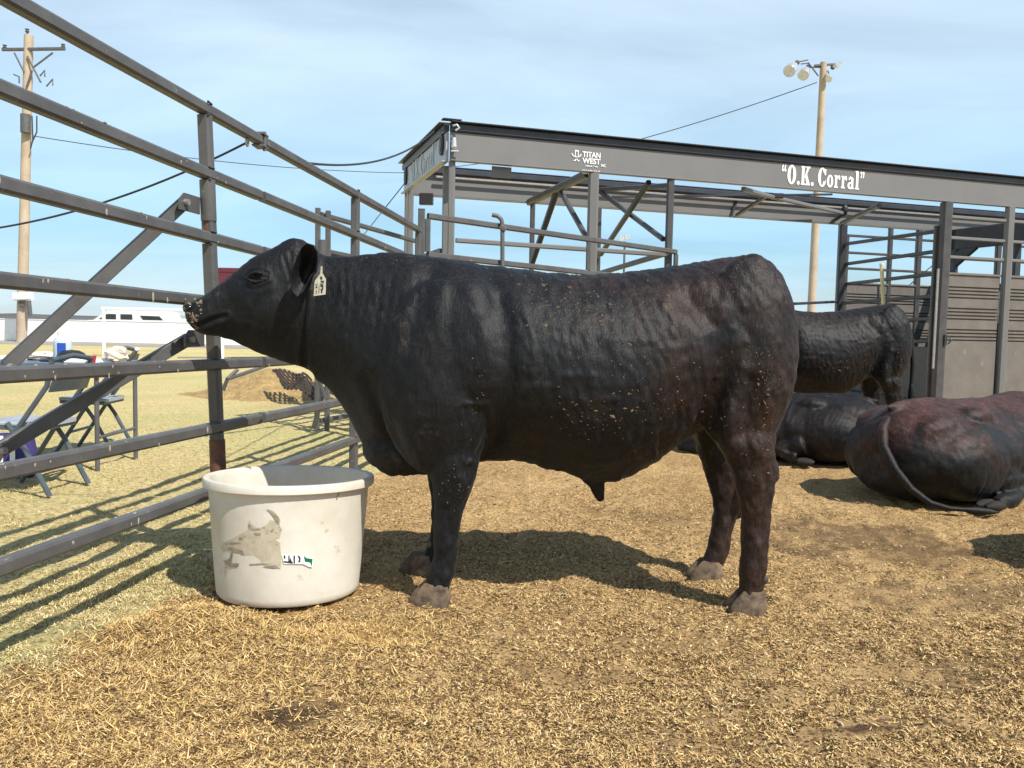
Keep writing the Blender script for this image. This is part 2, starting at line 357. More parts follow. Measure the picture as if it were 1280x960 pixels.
dung = ramp(noise(60, 8, .8), (.38, (.055, .033, .017)), (.6, (.19, .12, .06)))
straw = mixc(sp.outputs[1], straw, dung)
grass = ramp(noise(38, 8, .75), (.38, (.19, .14, .055)), (.48, (.55, .45, .22)), (.66, (.66, .55, .30)))
grass = mixc(1., grass, ramp(noise(.55, 6, .6), (.36, (.86, .94, .80)), (.62, (1.08, 1.05, 1.02))), 'MULTIPLY')
grass = mixc(sp.outputs[2], grass, straw)
K(mixc(sp.outputs[0], straw, grass), b.inputs['Base Color'])
bp = N('ShaderNodeBump'); bp.inputs['Distance'].default_value = .012; bp.inputs['Strength'].default_value = 1
K(noise(85, 6, .8), bp.inputs['Height']); K(bp.outputs[0], b.inputs['Normal'])
tag(link('ground', me, gm, None, True), kind='structure')

def field(name, n, pos, ln, wd, tiltmax, cols, m, up=False, label='', cat=''):
    """n thin tapered blades in one mesh; pos(n) gives x,y"""
    px, py = pos(n); n = len(px); z = hgt(px, py)
    l = rng.uniform(*ln, n); wv = rng.uniform(*wd, n); a = rng.uniform(0, 2*np.pi, n)
    tl = rng.uniform(0.05, tiltmax, n)*(1 if up else 1)
    if up: tl = rng.uniform(.12, .85, n)
    d = np.stack([np.cos(a)*np.cos(tl), np.sin(a)*np.cos(tl), np.sin(tl)], 1); s = np.stack([-np.sin(a), np.cos(a), rng.uniform(-.5, .5, n)], 1)
    c = np.stack([px, py, z+(0.002 if up else rng.uniform(.001, .006, n))], 1)
    if not up: c = c-d*(l/2)[:, None]; c[:, 2] = np.maximum(c[:, 2], z+.001)
    bend = np.stack([np.zeros(n), np.zeros(n), -l*.18 if up else l*.05], 1)
    mid = c+d*(l*.55)[:, None]-bend*.3; end = c+d*l[:, None]+bend
    W_ = s*(wv/2)[:, None]
    co = np.stack([c-W_, c+W_, mid-W_*.9, mid+W_*.9, end-W_*.25, end+W_*.25], 1).reshape(-1, 3)
    k = np.arange(n)*6
    f_ = np.stack([k, k+1, k+3, k+2, k+2, k+3, k+5, k+4], 1).ravel()
    me = fast_mesh(name, co, f_, 4)
    cols = np.array(cols); pick = rng.integers(0, len(cols), n); tint = cols[pick]*rng.uniform(.7, 1.25, n)[:, None]
    cc = np.ones((n, 6, 4), np.float32); cc[:, :, :3] = tint[:, None, :]
    ca = me.color_attributes.new('tint', 'FLOAT_COLOR', 'POINT'); ca.data.foreach_set('color', cc.ravel())
    o = link(name, me, m); return tag(o, label, cat, kind='stuff')
def pen_pos(n):
    yy = 1/(rng.uniform((1/9.5)**1.2, (1/1.7)**1.2, n))**(1/1.2); xx = rng.uniform(-.75, .80, n)*yy
    g = grassness(xx, yy); dens = np.clip(.62+.8*vn(xx, yy, .55, 31)+.7*vn(xx, yy, .14, 32)+.6*vn(xx, yy, .05, 33), .08, 1)
    k = (rng.uniform(0, 1, n) > g*.97) & (rng.uniform(0, 1, n) < dens)
    for px_, py_, a_, b_, c_ in PATCH:
        p = gp(px_, py_); d = ((xx-p[0])/a_)**2+((yy-p[1])/b_)**2; k &= ~((d+1.2*vn(xx, yy, .1, 77) < 1.1) & (rng.uniform(0, 1, n) < c_))
    return xx[k], yy[k]
field('straw_bedding', 900000, pen_pos, (.005, .022), (.0016, .0046), .40, [(.69, .49, .225), (.61, .42, .18), (.50, .33, .13), (.74, .57, .31), (.26, .15, .06), (.56, .37, .14), (.09, .05, .022), (.14, .08, .035), (.64, .44, .17), (.20, .115, .05), (.11, .06, .028)], M['straw'], label='loose golden straw and chaff scattered over the pen floor', cat='straw')
def ridge_pos(n):
    c = [(-1.22, 3.02, .20, .16), (-1.0, 2.75, .3, .2), (-1.25, 2.3, .35, .25), (-.95, 2.15, .5, .2), (-.55, 3.02, .15, .08)]
    q = rng.integers(0, len(c), n); c = np.array(c)[q]; xx = c[:, 0]+rng.normal(0, 1, n)*c[:, 2]; yy = c[:, 1]+rng.normal(0, 1, n)*c[:, 3]
    k = (grassness(xx, yy) < .5); p = gp(380, 892); k &= ((xx-p[0])/.19)**2+((yy-p[1])/.10)**2+1.6*vn(xx, yy, .06, 77)+rng.uniform(-.5, .9, n) > 1.0
    return xx[k], yy[k]
field('straw_drift', 22000, ridge_pos, (.010, .048), (.0015, .0035), .5, [(.72, .50, .19), (.62, .41, .15), (.76, .56, .26), (.45, .28, .10), (.22, .13, .055)], M['straw'], label='deeper drift of long yellow straw left of the white tub', cat='straw')
def clod_pos(n):
    yy = 1/np.sqrt(rng.uniform(1/8.5**2, 1/1.8**2, n)); xx = rng.uniform(-.7, .7, n)*yy
    k = (grassness(xx, yy) < .3); return xx[k], yy[k]
# small dark manure crumbs
cx_, cy_ = clod_pos(9000); mb_v = []; mb_f = []
zz = hgt(cx_, cy_); 
base = np.array([[1, 0, 0], [.3, .95, 0], [-.8, .6, 0], [-.8, -.6, 0], [.3, -.95, 0], [0, 0, .8]])
n_ = len(cx_); sc_ = rng.uniform(.0015, .0055, n_)*np.where(rng.uniform(0, 1, n_) > .96, 2.0, 1); an = rng.uniform(0, 6.28, n_)
bx_ = base[None]*sc_[:, None, None]*np.array([1.5, .9, .8])*rng.uniform(.7, 1.3, (n_, 6, 3))
co = np.stack([bx_[:, :, 0]*np.cos(an)[:, None]-bx_[:, :, 1]*np.sin(an)[:, None]+cx_[:, None], bx_[:, :, 0]*np.sin(an)[:, None]+bx_[:, :, 1]*np.cos(an)[:, None]+cy_[:, None], bx_[:, :, 2]+zz[:, None]+.001], 2).reshape(-1, 3)
k = np.arange(n_)*6; f_ = np.concatenate([np.stack([k+i, k+(i+1) % 5, k+5], 1) for i in range(5)], 1).ravel()
M['crumb'] = mat('manure_crumb', (.075, .045, .022), .9, col2=(.035, .02, .011), vscale=20)
tag(link('manure_crumbs', fast_mesh('manure_crumbs', co, f_, 3), M['crumb']), 'small dark brown manure crumbs trodden into the straw', 'manure', kind='stuff')
def grass_pos(n):
    yy = 1/np.sqrt(rng.uniform(1/24**2, 1/2.0**2, n)); xx = rng.uniform(-.78, -.08, n)*yy
    g = grassness(xx, yy); d = np.clip(.45+1.2*vn(xx, yy, .35, 41)+1.0*vn(xx, yy, .08, 42), .03, 1)
    k = (rng.uniform(0, 1, n) < g) & (rng.uniform(0, 1, n) < d); return xx[k], yy[k]
field('dry_grass', 450000, grass_pos, (.008, .028), (.0015, .0035), 1.2, [(.64, .52, .25), (.70, .57, .30), (.54, .45, .20), (.38, .34, .13), (.28, .19, .08), (.72, .59, .33)], M['grassb'], up=True, label='short dry yellow green grass outside the corral fence', cat='grass')

# road strip and hills
mb = MB(); mb.add([(-120, 36, .006), (120, 36, .006), (120, 41.6, .006), (-120, 41.6, .006)], [(0, 1, 2, 3)]); tag(mb.build('road', M['road']), kind='structure')
hv = []; hf = []; nh = 260
for i in range(nh):
    a = 2*math.pi*i/nh; e = 3.4+1.6*math.sin(a*3+1)+1.2*math.sin(a*7)+1.6*random.random(); R_ = 1100
    for rr, zz_ in ((R_-160, -2), (R_, e*.8), (R_+120, e), (R_+500, -2)): hv.append((rr*math.cos(a), rr*math.sin(a), zz_))
for i in range(nh):
    j = (i+1) % nh
    for q in range(3): hf.append((i*4+q, j*4+q, j*4+q+1, i*4+q+1))
tag(MB().add(hv, hf).build('hills', M['hill'], smooth=True), kind='structure')

# ================================================================== corral fence (left)
FN = np.array([1, -FK, 0]); FP0 = [FX0, 0, 0]
FD = Vector((FK, 1, -.0153)).normalized()
ry0 = [-8, 111, 230, 350, 469, 590, 709]
RZ = []
for q in ry0:
    a = pp(0, q, FP0, FN); b_ = pp(525, q+(430-q)*525/776, FP0, FN); RZ.append((a, b_))
def fpt(Yv, k):
    a, b_ = RZ[k]; tt = (Yv-a[1])/(b_[1]-a[1]); return Vector(a+(b_-a)*tt)
def fY(px): return float(pp(px, 430, FP0, FN)[1])
def stile(root, Yc, wdt=.055, name='stile', z0=.05, lean=0.):
    t_ = fpt(Yc, 0); dl = Vector((FK, 1, 0))*lean; zt0 = t_.z; b_ = Vector((t_.x, t_.y, z0)); mb = MB()
    # segments butt between the rails
    zs = [z0]+sorted([fpt(Yc, k).z for k in range(7)])
    for a, c in zip(zs[:-1], zs[1:]): mb.bar(Vector((t_.x, t_.y, a+.0255 if a != z0 else a))+dl*(zt0-a), Vector((t_.x, t_.y, c-.0255))+dl*(zt0-c), wdt, wdt-.004, up=FD)
    return mb.build(name, M['fence'], root)
def corral_panel(Y0, Y1, label):
    r = empty('corral_panel', (FX0+FK*(Y0+Y1)/2, (Y0+Y1)/2, 0), label, 'fence panel', 'steel corral panels left of the bull')
    for k in range(7): MB().bar(fpt(Y0, k), fpt(Y1, k), .05, .05).build('rail', M['fence'], r)
    return r
pa = corral_panel(.7, fY(323), 'grey steel corral panel with diagonal braces beside the white tub')
pb = corral_panel(fY(327), fY(523), 'grey steel corral panel behind the bull head, between the pin joint and the gate post')
stile(pa, 1.0); stile(pa, fY(257), lean=.07)
stile(pb, fY(443)); stile(pb, fY(521), .05)
# telescoping leg of the near panel: sleeve, rusty pipe, plates, braces
c0 = fpt(fY(257), 0); sx = c0.x; sy = c0.y; zt0 = c0.z
def lp(z): return (sx+FK*.07*(zt0-z), sy+.07*(zt0-z), z)
z2, z3 = fpt(sy, 1).z, fpt(sy, 2).z
MB().tube([lp(z2-.03), lp(z3+.075)], .034, 14).build('sleeve', M['fence'], pa, True)
MB().tube([lp(z3+.08), lp(z3+.026)], .026, 14).build('leg_pipe', M['rust'], pa, True)
MB().tube([lp(0.), lp(fpt(sy, 5).z-.06)], .036, 14).build('leg_pipe', M['rust'], pa, True)
FNv = Vector((1, -FK, 0)).normalized()
for (ax, ay, ex, ey, outx) in ((243, 254, 8, 458, -.5), (249, 424, -2, 563, -.42)):
    A = Vector(pp(ax, ay, FP0, FN)); P2 = [FX0+outx, 0, 0]; B = Vector(pp(ex, ey, P2, FN))
    MB().bar(A-FNv*.05, B, .03, .054, up=(0, 0, 1), ch=.1).build('brace', M['fence'], pa)
    ctr = A+Vector((0, .06, 0)); pl_ = [(-.07, -.035), (.10, -.035), (.10, .04), (-.03, .04), (-.07, .01)]
    mbp = MB(); mbp.prism(pl_, A-FNv*.035, Vector((FK, 1, 0)).normalized(), (0, 0, 1), .008); pl0 = mbp.build('brace_plate', M['fence'], pa)
    MB().tube([A-FNv*.05-Vector((0, .03, 0)), A-FNv*.012-Vector((0, .03, 0))], .014, 10).build('bolt', M['steel'], pa)
    MB().tube([B-FNv*.03, B+FNv*.03], .013, 10).build('bolt', M['steel'], pa)
M['splat'] = mat('dried_splash', (.42, .37, .29), .9, col2=(.25, .21, .16), vscale=30)
def weld(root, Yc, lean=0.):
    mb = MB()
    for k_ in range(7):
        p = fpt(Yc, k_)
        for s_ in (-1, 1):
            for j_ in range(5): mb.ell((p.x+.024+random.uniform(-.003, .003), p.y-.026+.012*j_+lean*(fpt(Yc, 0).z-p.z), p.z+s_*.027), (.006, .008, .005), 6, 4)
    tag(mb.build('weld_beads', M['frame'], root, True), kind='stuff')
weld(pa, fY(257), .07); weld(pb, fY(443))
for root, Y0_, Y1_, n_s in ((pa, 2.2, fY(320), 120), (pb, fY(330), fY(520), 60)):
    mb = MB()
    for _ in range(n_s):
        k_ = random.randrange(1, 7); p = fpt(random.uniform(Y0_, Y1_), k_); u_ = random.random(); sz = random.uniform(.0025, .007)*(1.6 if random.random() < .1 else 1)
        if u_ < .45: c_ = p+Vector((.0255, 0, random.uniform(-.02, .02))); rd = (.0015, sz, sz*random.uniform(.8, 2.4))
        else: c_ = p+Vector((random.uniform(-.02, .02), 0, .0255)); rd = (sz, sz*1.3, sz*.5)
        mb.ell(c_, rd, 7, 5)
    tag(mb.build('dried_splashes', M['splat'], root, True), kind='stuff')
# joint pin and eye
J = fpt(fY(325), 0)
mb = MB(); mb.bar(J+Vector((0, -.04, .03)), J+Vector((0, .05, .03)), .06, .01); mb.bar(J+Vector((0, -.04, -.03)), J+Vector((0, .05, -.03)), .06, .01); mb.tube([J+Vector((.02, .01, -.05)), J+Vector((.02, .01, .045))], .009)
mb.build('hinge_bracket', M['greymetal'], pa)
EYE = Vector(pp(309, 178, FP0, FN)); mb = MB()
mb.tube([EYE+Vector((0, .018*math.cos(a), .018*math.sin(a))) for a in np.linspace(0, 6.283, 13)], .005, 6); mb.build('cable_eye', M['steel'], pa, True)

# end post and rear panel
hp = empty('gate_post', (yp(527, 300, 7.95)[0], 7.95, 0), 'square steel gate post at the trailer corner where the corral panel ends', 'post')
PT = Vector(yp(527, 262, 7.95)); MB().bar((PT.x, 7.95, 0), (PT.x, 7.95, PT.z), .06, .06).build('post', M['fence'], hp)
MB().bar((PT.x, 7.95, PT.z), (PT.x, 7.95, PT.z+.006), .064, .064).build('cap', M['fence'], hp)
RA = Vector(gp(397, 538)); ZR = yp(404, 268, RA.y)[2]; RB = Vector((yp(523, 298, 10.9)[0], 10.9, 0))
rp = empty('corral_panel', RA, 'far grey corral panel running back behind the bull neck from its own square post', 'fence panel', 'steel corral panels left of the bull')
for i, z in enumerate((2.2, 1.84, 1.48, 1.12, .76, .40, .10)):
    a = Vector((RA.x+.02, RA.y, z*ZR/2.2)); b_ = Vector((RB.x, RB.y, z)); MB().bar(a, b_, .05, .05).build('rail', M['fence'], rp)
for dx_ in (0, .11): MB().bar((RA.x+dx_*.9, RA.y+dx_*.3-.03, 0), (RA.x+dx_*.9, RA.y+dx_*.3-.03, ZR+.06-dx_*.2), .05).build('stile', M['fence'], rp)
MB().bar(Vector(yp(447, 250, 9.3))*1, (yp(447, 250, 9.3)[0], 9.3, .1), .045).build('stile', M['fence'], rp)
MB().tube([yp(403, 300, 8.55), yp(403, 325, 8.55)], .045, 12).build('latch_tube', M['fence'], rp, True)
mb = MB(); mb.bar(yp(398, 470, 8.6), yp(406, 498, 8.6), .06, .03); mb.bar(yp(403, 495, 8.6), yp(392, 535, 8.65), .05, .03); mb.build('foot_plate', M['frame'], rp)
mb = MB(); mb.bar(yp(405, 432, 8.7), yp(284, 474, 7.9), .04, .03); mb.bar(yp(297, 462, 8.0), yp(284, 474, 7.9), .03, .03); mb.bar(yp(284, 474, 7.9), yp(279, 488, 7.9), .03, .03); mb.build('brace', M['fence'], rp)

# ================================================================== livestock trailer
TA = math.radians(18); TU = Vector((math.cos(TA), math.sin(TA), 0)); TV = Vector((-math.sin(TA), math.cos(TA), 0))
T0 = Vector(((557-640)/1050*9, 9, 0)); WD = 2.44; LEN = 13.2
def tl(s, t_, z): return T0+TU*s+TV*t_+Vector((0, 0, z))
def tp(x, y, t_):
    return Vector(pp(x, y, np.array(T0+TV*t_), np.array(TV)))
tr = empty('livestock_trailer', tl(5, 1.2, 0), 'long grey open topped portable corral trailer with white lettering on its beam', 'trailer')
def tbar(name, a, b, wd_=.05, ht=None, m='frame', up=(0, 0, 1), **k): return MB().bar(a, b, wd_, ht, up=up).build(name, M[m], tr, **k)
ZB, ZT = 2.875, 3.26
def beam(name, a, b, nrm):
    """channel: recessed web with flanges and a dark top lip"""
    up = Vector((0, 0, 1)); a = Vector(a); b = Vector(b)
    mb = MB(); mb.bar(a+up*((ZB+ZT-.09)/2), b+up*((ZB+ZT-.09)/2), .03, ZT-.09-ZB); mb.bar(a+up*(ZB-.006)+nrm*.02, b+up*(ZB-.006)+nrm*.02, .075, .012)
    o = mb.build(name, M['trailer'], tr)
    mb = MB(); mb.bar(a+up*(ZT-.047)+nrm*.012, b+up*(ZT-.047)+nrm*.012, .06, .085); mb.bar(a+up*(ZT+.003)+nrm*.03, b+up*(ZT+.003)+nrm*.03, .13, .012); mb.build('top_rail', M['trailer_dark'], tr)
    return o
nb = beam('side_beam', tl(.02, 0, 0), tl(LEN, 0, 0), -TV)
fb = beam('side_beam', tl(.02, WD, 0), tl(LEN, WD, 0), TV)
eb = beam('end_beam', tl(0, .03, 0), tl(0, WD-.03, 0), -TU); M['endsheen'] = mat('end_beam_sky_sheen', (.36, .38, .43), .4, var=.04); eb.data.materials[0] = M['endsheen']  # sky sheen on the end face is put into a paler colour
# inner light tube and inner flange seen under the near beam
tbar('roof_tube', tl(.4, WD-.10, 3.11), tl(LEN, WD-.10, 3.11), .03, .03, 'steel')
tbar('roof_channel', tl(.1, WD-.06, 3.20), tl(LEN, WD-.06, 3.20), .06, .08, 'trailer_dark')
tbar('roof_tube', tl(.1, .16, 2.99), tl(LEN, .16, 2.99), .04, .05, 'trailer_dark')
tbar('gusset', tl(.5, .05, 2.80), tl(.72, .05, 2.80), .012, .12, 'trailer')
# posts
def tpost(s, t_, wd_=.055, z0=0., z1=None, m='frame'): return tbar('post', tl(s, t_, z0), tl(s, t_, (z1 or ZB-.014)), wd_, wd_, m)
for s, t_ in ((.05, .02), (.05, .28), (.03, WD-.06), (.03, WD-.28)): tpost(s, t_, .07, m='trailer')
def sx_(x, t_): return (tp(x, 300, t_)-T0).dot(TU)
tpost(sx_(740, 0), 0, .115, m='trailer'); tpost(sx_(836, 0), 0, .08)
tpost(sx_(748, WD), WD, .07); tpost(sx_(665, WD), WD, .07)
tpost(sx_(1053, WD), WD, .12, m='trailer_dark'); tpost(sx_(1113, WD), WD, .07)
SN = sx_(1181, 0)
tbar('post', tl(SN, 0, 0), tl(SN, 0, ZB-.014), .13, .13, 'frame'); tpost(sx_(1258, 0), -.03, .10, m='trailer'); tpost(SN+2.4, -.03, .10, m='trailer'); tpost(SN+4, -.03, .10, m='trailer'); tpost(LEN-.05, 0, .12, m='trailer')
for s in (SN+1.9, SN+3.6, LEN-.05): tpost(s, WD, .09)
# first portal truss
def dia(x1, y1, t1, x2, y2, t2, wd_=.06, name='brace', m='frame'): return tbar(name, tp(x1, y1, t1), tp(x2, y2, t2), wd_, wd_, m)
dia(662, 253, WD, 735, 217, .1, .09, 'cross_beam')
dia(697, 236, 1.25, 664, 332, WD-.1, .07, m='trailer_dark'); dia(699, 236, 1.25, 735, 300, .06, .055)
dia(811, 228, .2, 751, 318, WD-.1, .06, m='trailer_dark'); dia(748, 238, WD-.1, 829, 299, .06, .055)
dia(748, 237, WD-.1, 838, 232, .06, .06, 'cross_beam')
dia(765, 246, WD-.3, 1040, 243, WD-.3, .03, 'roof_tube', 'trailer_dark')
dia(929, 236, .1, 968, 247, 1.2, .05, m='trailer'); dia(968, 247, 1.2, 1056, 267, WD-.15, .05, m='trailer')
dia(958, 245, 1.2, 921, 269, WD-.05, .05, m='trailer_dark'); dia(921, 250, WD-.05, 914, 270, WD-.05, .035, m='trailer_dark')
dia(1099, 257, .05, 1052, 279, WD-.05, .055, m='trailer_dark'); dia(1058, 266, WD-.2, 1040, 277, WD-.05, .05, m='trailer_dark')
mb = MB(); P = tp(972, 245, 1.15); mb.bar(P+Vector((-.07, 0, 0)), P+Vector((.07, 0, 0)), .08, .07); mb.build('lock_bracket', M['trailer_dark'], tr)
mb = MB(); P = tp(1056, 262, WD-.2); mb.ell(P, (.05, .05, .08)); mb.build('knob', M['black'], tr, True)
# hanging box lamp at front
P = tp(533, 249, WD-.1); mb = MB(); mb.bar(P-Vector((.09, 0, 0)), P+Vector((.09, 0, 0)), .12, .15); lb = mb.build('lamp_box', M['trailer_dark'], tr)
mb = MB(); mb.bar(P-Vector((.08, .064, 0)), P+Vector((.08, -.064, 0)), .006, .14); mb.build('lens', M['black'], lb, org=origin(tr))
# oval ports on the end beam
for t_ in (.20, WD-.2):
    c = tl(-.022, t_, 3.07); mb = MB(); pts = [(math.cos(a)*.085, math.sin(a)*.115) for a in np.linspace(0, 6.283, 25)[:-1]]
    mb.prism(pts, c, TV, (0, 0, 1), -.014); q = mb.build('port_rim', M['black'], tr)
    mb = MB(); mb.prism([(a*.45, b_*.6) for a, b_ in pts], c-TU*.015, TV, (0, 0, 1), -.006); mb.build('port_glass', M['greymetal'], q, org=origin(tr))
# bright pin at the corner, upper clip
mb = MB(); P = tl(.05, -.06, 3.0); mb.tube([P+Vector((0, 0, .1)), P+Vector((0, 0, .0)), P-Vector((0, 0, .02))], [.02, .032, .015], 10); mb.bar(P+Vector((-.03, 0, -.04)), P+Vector((.05, 0, -.04)), .03, .02); mb.build('corner_pin', M['lamp'], tr, True)
mb = MB(); P = tl(.06, -.07, 3.2); mb.tube([P+Vector((-.03, 0, .02)), P+Vector((.015, 0, .03)), P+Vector((.04, 0, 0)), P+Vector((0, 0, -.03))], .013, 8); mb.build('corner_clip', M['lamp'], tr, True)
mb = MB(); mb.bar(tl(-.08, -.05, ZT+.02), tl(.12, -.05, ZT+.02), .1, .01); mb.build('corner_cap', M['trailer_dark'], tr)
# front gate bars low on end
for z in (1.95, 1.6): tbar('rail', tl(0, .3, z), tl(0, WD-.3, z), .05, .05)
tbar('rail', tl(.1, 0, 2.04), tl(sx_(836, 0), 0, 2.0), .05, .05, 'trailer'); tbar('rail', tl(.1, WD, 1.35), tl(sx_(748, WD), WD, 1.35), .05)
dg = [tp(828, 318, .05), tp(745, 343, WD-.05)]
tbar('rail', dg[0], dg[1], .06, .06, 'frame')
# box section, near side: corrugated panels between posts
def siding(s0, s1, t_, sign, z0=.28, name='side_panel'):
    prof = []; z = z0; 
    bands = [('flat', .86), ('rib', .20), ('flat', .105), ('rib', .20), ('flat', .105), ('rib', .20), ('flat', .13)]
    z = z0; prof.append((0, z))
    tot = sum(b_[1] for b_ in bands); k = (1.93-z0)/tot
    for kind, h_ in bands:
        h_ *= k
        if kind == 'flat': prof += [(.012, z+.004), (.012, z+h_-.004)]; z += h_
        else:
            n = 4; e = h_/n
            for i in range(n):
                prof += [(-.022, z+i*e+.004), (-.022, z+i*e+e*.38), (.012, z+i*e+e*.42), (.012, z+(i+1)*e-.004)]
            z += h_
    mb = MB(); vs = []
    for s in (s0, s1):
        for d, zz in prof: vs.append(tl(s, t_+sign*d, zz))
    n = len(prof); mb.add(vs, [(i, i+1, n+i+1, n+i) for i in range(n-1)])
    mb.bar(tl(s0, t_-sign*.026, (z0+1.93)/2), tl(s1, t_-sign*.026, (z0+1.93)/2), .004, 1.93-z0)
    mb.bar(tl(s0, t_, 1.945), tl(s1, t_, 1.945), .06, .03)
    return mb.build(name, M['siding'], tr)
sb = sx_(1258, 0)
siding(SN+.07, sb-.09, 0, -1); siding(sb+.055, SN+2.34, 0, -1); siding(SN+2.46, SN+3.94, 0, -1); siding(SN+4.06, LEN, 0, -1)
siding(sx_(1053, WD)+.07, LEN, WD, -1)
for z in (2.16, 2.41, 2.68):
    tbar('rail', tl(SN+.06, -.02, z), tl(LEN, -.02, z), .04, .04, 'trailer')
    tbar('rail', tl(sx_(1053, WD)+.06, WD, z+.02), tl(LEN, WD, z+.02), .035, .04, 'frame')
tbar('floor_frame', tl(SN, 1.22, .2), tl(LEN, 1.22, .2), WD, .12, 'trailer_dark')
# dark cross partition with rounded openings
s_p = sx_(1243, 1.2)+.35
mb = MB()
mb.bar(tl(s_p, WD-.05, 1.2), tl(s_p, WD-.05, ZB), .08, .34, up=TV); mb.bar(tl(s_p, .05, 2.72), tl(s_p, WD-.1, 2.72), .08, .34)
mb.bar(tl(s_p, .05, .8), tl(s_p, WD-.05, .8), .08, 1.1); mb.bar(tl(s_p, 1.1, 1.3), tl(s_p, 1.1, 2.56), .08, .10); mb.bar(tl(s_p, .05, 1.9), tl(s_p, WD-.1, 1.9), .06, .12)
mb.bar(tl(s_p, WD-.55, 2.62), tl(s_p, WD-.15, 2.35), .07, .2)
mb.build('partition', M['brownpanel'], tr)
# inner swing gate: from the far post to the near post
ig = [(1057, 305, 1172, 289), (1058, 330, 1172, 314), (1058, 355, 1171, 342), (1053, 379, 1170, 370), (1053, 404, 1170, 398), (1053, 430, 1170, 426)]
gt = None
mb = MB(); a = tp(1059, 296, WD-.05); a0 = tp(1059, 440, WD-.05); a0.x, a0.y = a.x, a.y; b1 = tp(1171, 286, .1); b0 = Vector((b1.x, b1.y, .3)); mb.bar(b0, b1+Vector((0, 0, .04)), .06)
gt = mb.build('inner_gate', M['frame'], tr); MB().bar(a0, a, .06).build('stile', M['frame'], gt, org=origin(tr))
for x1, y1, x2, y2 in ig:
    p1 = tp(x1, y1, WD-.08); p2 = tp(x2, y2, .13); MB().bar(p1, p2, .045, .05).build('rail', M['trailer_dark'], gt, org=origin(tr))
q1 = tp(1100, 470, 1.6); p1 = Vector((a.x, a.y, .62)); p2 = Vector((b1.x, b1.y, .62)); MB().bar(p1+Vector((0, 0, 0)), p2, .03, .72).build('lower_panel', M['brownpanel'], gt, org=origin(tr))
tbar('lock_strip', tl(SN-.10, -.02, .7), tl(SN-.10, -.02, 2.0), .02, .03, 'steel')
mb = MB(); P = tp(1181, 425, -.07); mb.bar(P-Vector((0, 0, .07)), P+Vector((0, 0, .07)), .05, .04); mb.tube([P+Vector((.03, -.03, .05)), P+Vector((.06, -.05, 0)), P+Vector((.03, -.03, -.05))], .01, 6); mb.build('latch', M['trailer_dark'], tr)
# slack hose end & extra gate rail running left from the far post
a = tp(1050, 377, WD); b_ = Vector(yp(900, 384, 10.9)); tbar('rail', a, b_, .04, .04, 'trailer_dark')
mb = MB(); mb.bar(tp(1098, 358, WD-.6), tp(1098, 392, WD-.6), .03); mb.build('hook_bar', M['trailer_dark'], tr)

# ---- lettering
def glyphs():
    """condensed slab-serif letters as stroke polygons, cap height 1"""
    def ring(cx, cz, ro, so, ri, si, n=28, a0=0, a1=2*math.pi):
        q = []
        for i in range(n):
            t1 = a0+(a1-a0)*i/n; t2 = a0+(a1-a0)*(i+1)/n
            q.append([(cx+ri*math.cos(t1), cz+si*math.sin(t1)), (cx+ro*math.cos(t1), cz+so*math.sin(t1)), (cx+ro*math.cos(t2), cz+so*math.sin(t2)), (cx+ri*math.cos(t2), cz+si*math.sin(t2))])
        return q
    R = lambda x0, z0, x1, z1: [(x0, z0), (x1, z0), (x1, z1), (x0, z1)]
    g = {}
    g['O'] = (ring(.22, .5, .22, .52, .065, .40), .46)
    g['.'] = (ring(.07, .09, .075, .11, .0, .0, 14), .17)
    g['K'] = ([R(0, 0, .20, .09), R(0, .91, .20, 1), R(.03, .09, .17, .91), R(.22, 0, .46, .09), R(.25, .91, .46, 1), [(.17, .42), (.29, .91), (.40, .91), (.22, .36)], [(.20, .50), (.27, .09), (.44, .09), (.29, .62)]], .48)
    g['C'] = (ring(.22, .5, .22, .52, .07, .42, 24, .55, 2*math.pi-.5)+[R(.33, .62, .41, .95), [(.34, .24), (.41, .40), (.42, .40), (.40, .2)]], .45)
    g['o'] = (ring(.15, .33, .165, .35, .045, .25, 20), .33)
    g['r'] = ([R(0, 0, .21, .08), R(.04, .08, .16, .60), R(0, .60, .16, .67), [(.16, .45), (.22, .60), (.22, .68), (.16, .62)], [(.22, .60), (.31, .60), (.31, .46), (.25, .42), (.22, .5)], [(.22, .60), (.31, .60), (.28, .68), (.22, .68)]], .33)
    g['a'] = (ring(.13, .18, .15, .20, .04, .10, 16)+[R(.17, .0, .29, .55), [(.03, .46), (.12, .50), (.13, .69), (.04, .62)], [(.12, .58), (.13, .69), (.29, .60), (.29, .50), (.18, .52)], R(.28, 0, .33, .08)], .35)
    g['l'] = ([R(0, 0, .22, .09), R(.04, .09, .17, .92), R(0, .92, .17, 1)], .23)
    g['“'] = (ring(.05, .70, .055, .08, 0, 0, 12)+[[(.0, .72), (.02, .95), (.09, 1), (.05, .76)]]+ring(.17, .70, .055, .08, 0, 0, 12)+[[(.12, .72), (.14, .95), (.21, 1), (.17, .76)]], .25)
    g['”'] = (ring(.05, .92, .055, .08, 0, 0, 12)+[[(.10, .90), (.08, .67), (.01, .62), (.05, .86)]]+ring(.17, .92, .055, .08, 0, 0, 12)+[[(.22, .90), (.20, .67), (.13, .62), (.17, .86)]], .22)
    g[' '] = ([], .12)
    return g
GL = glyphs()
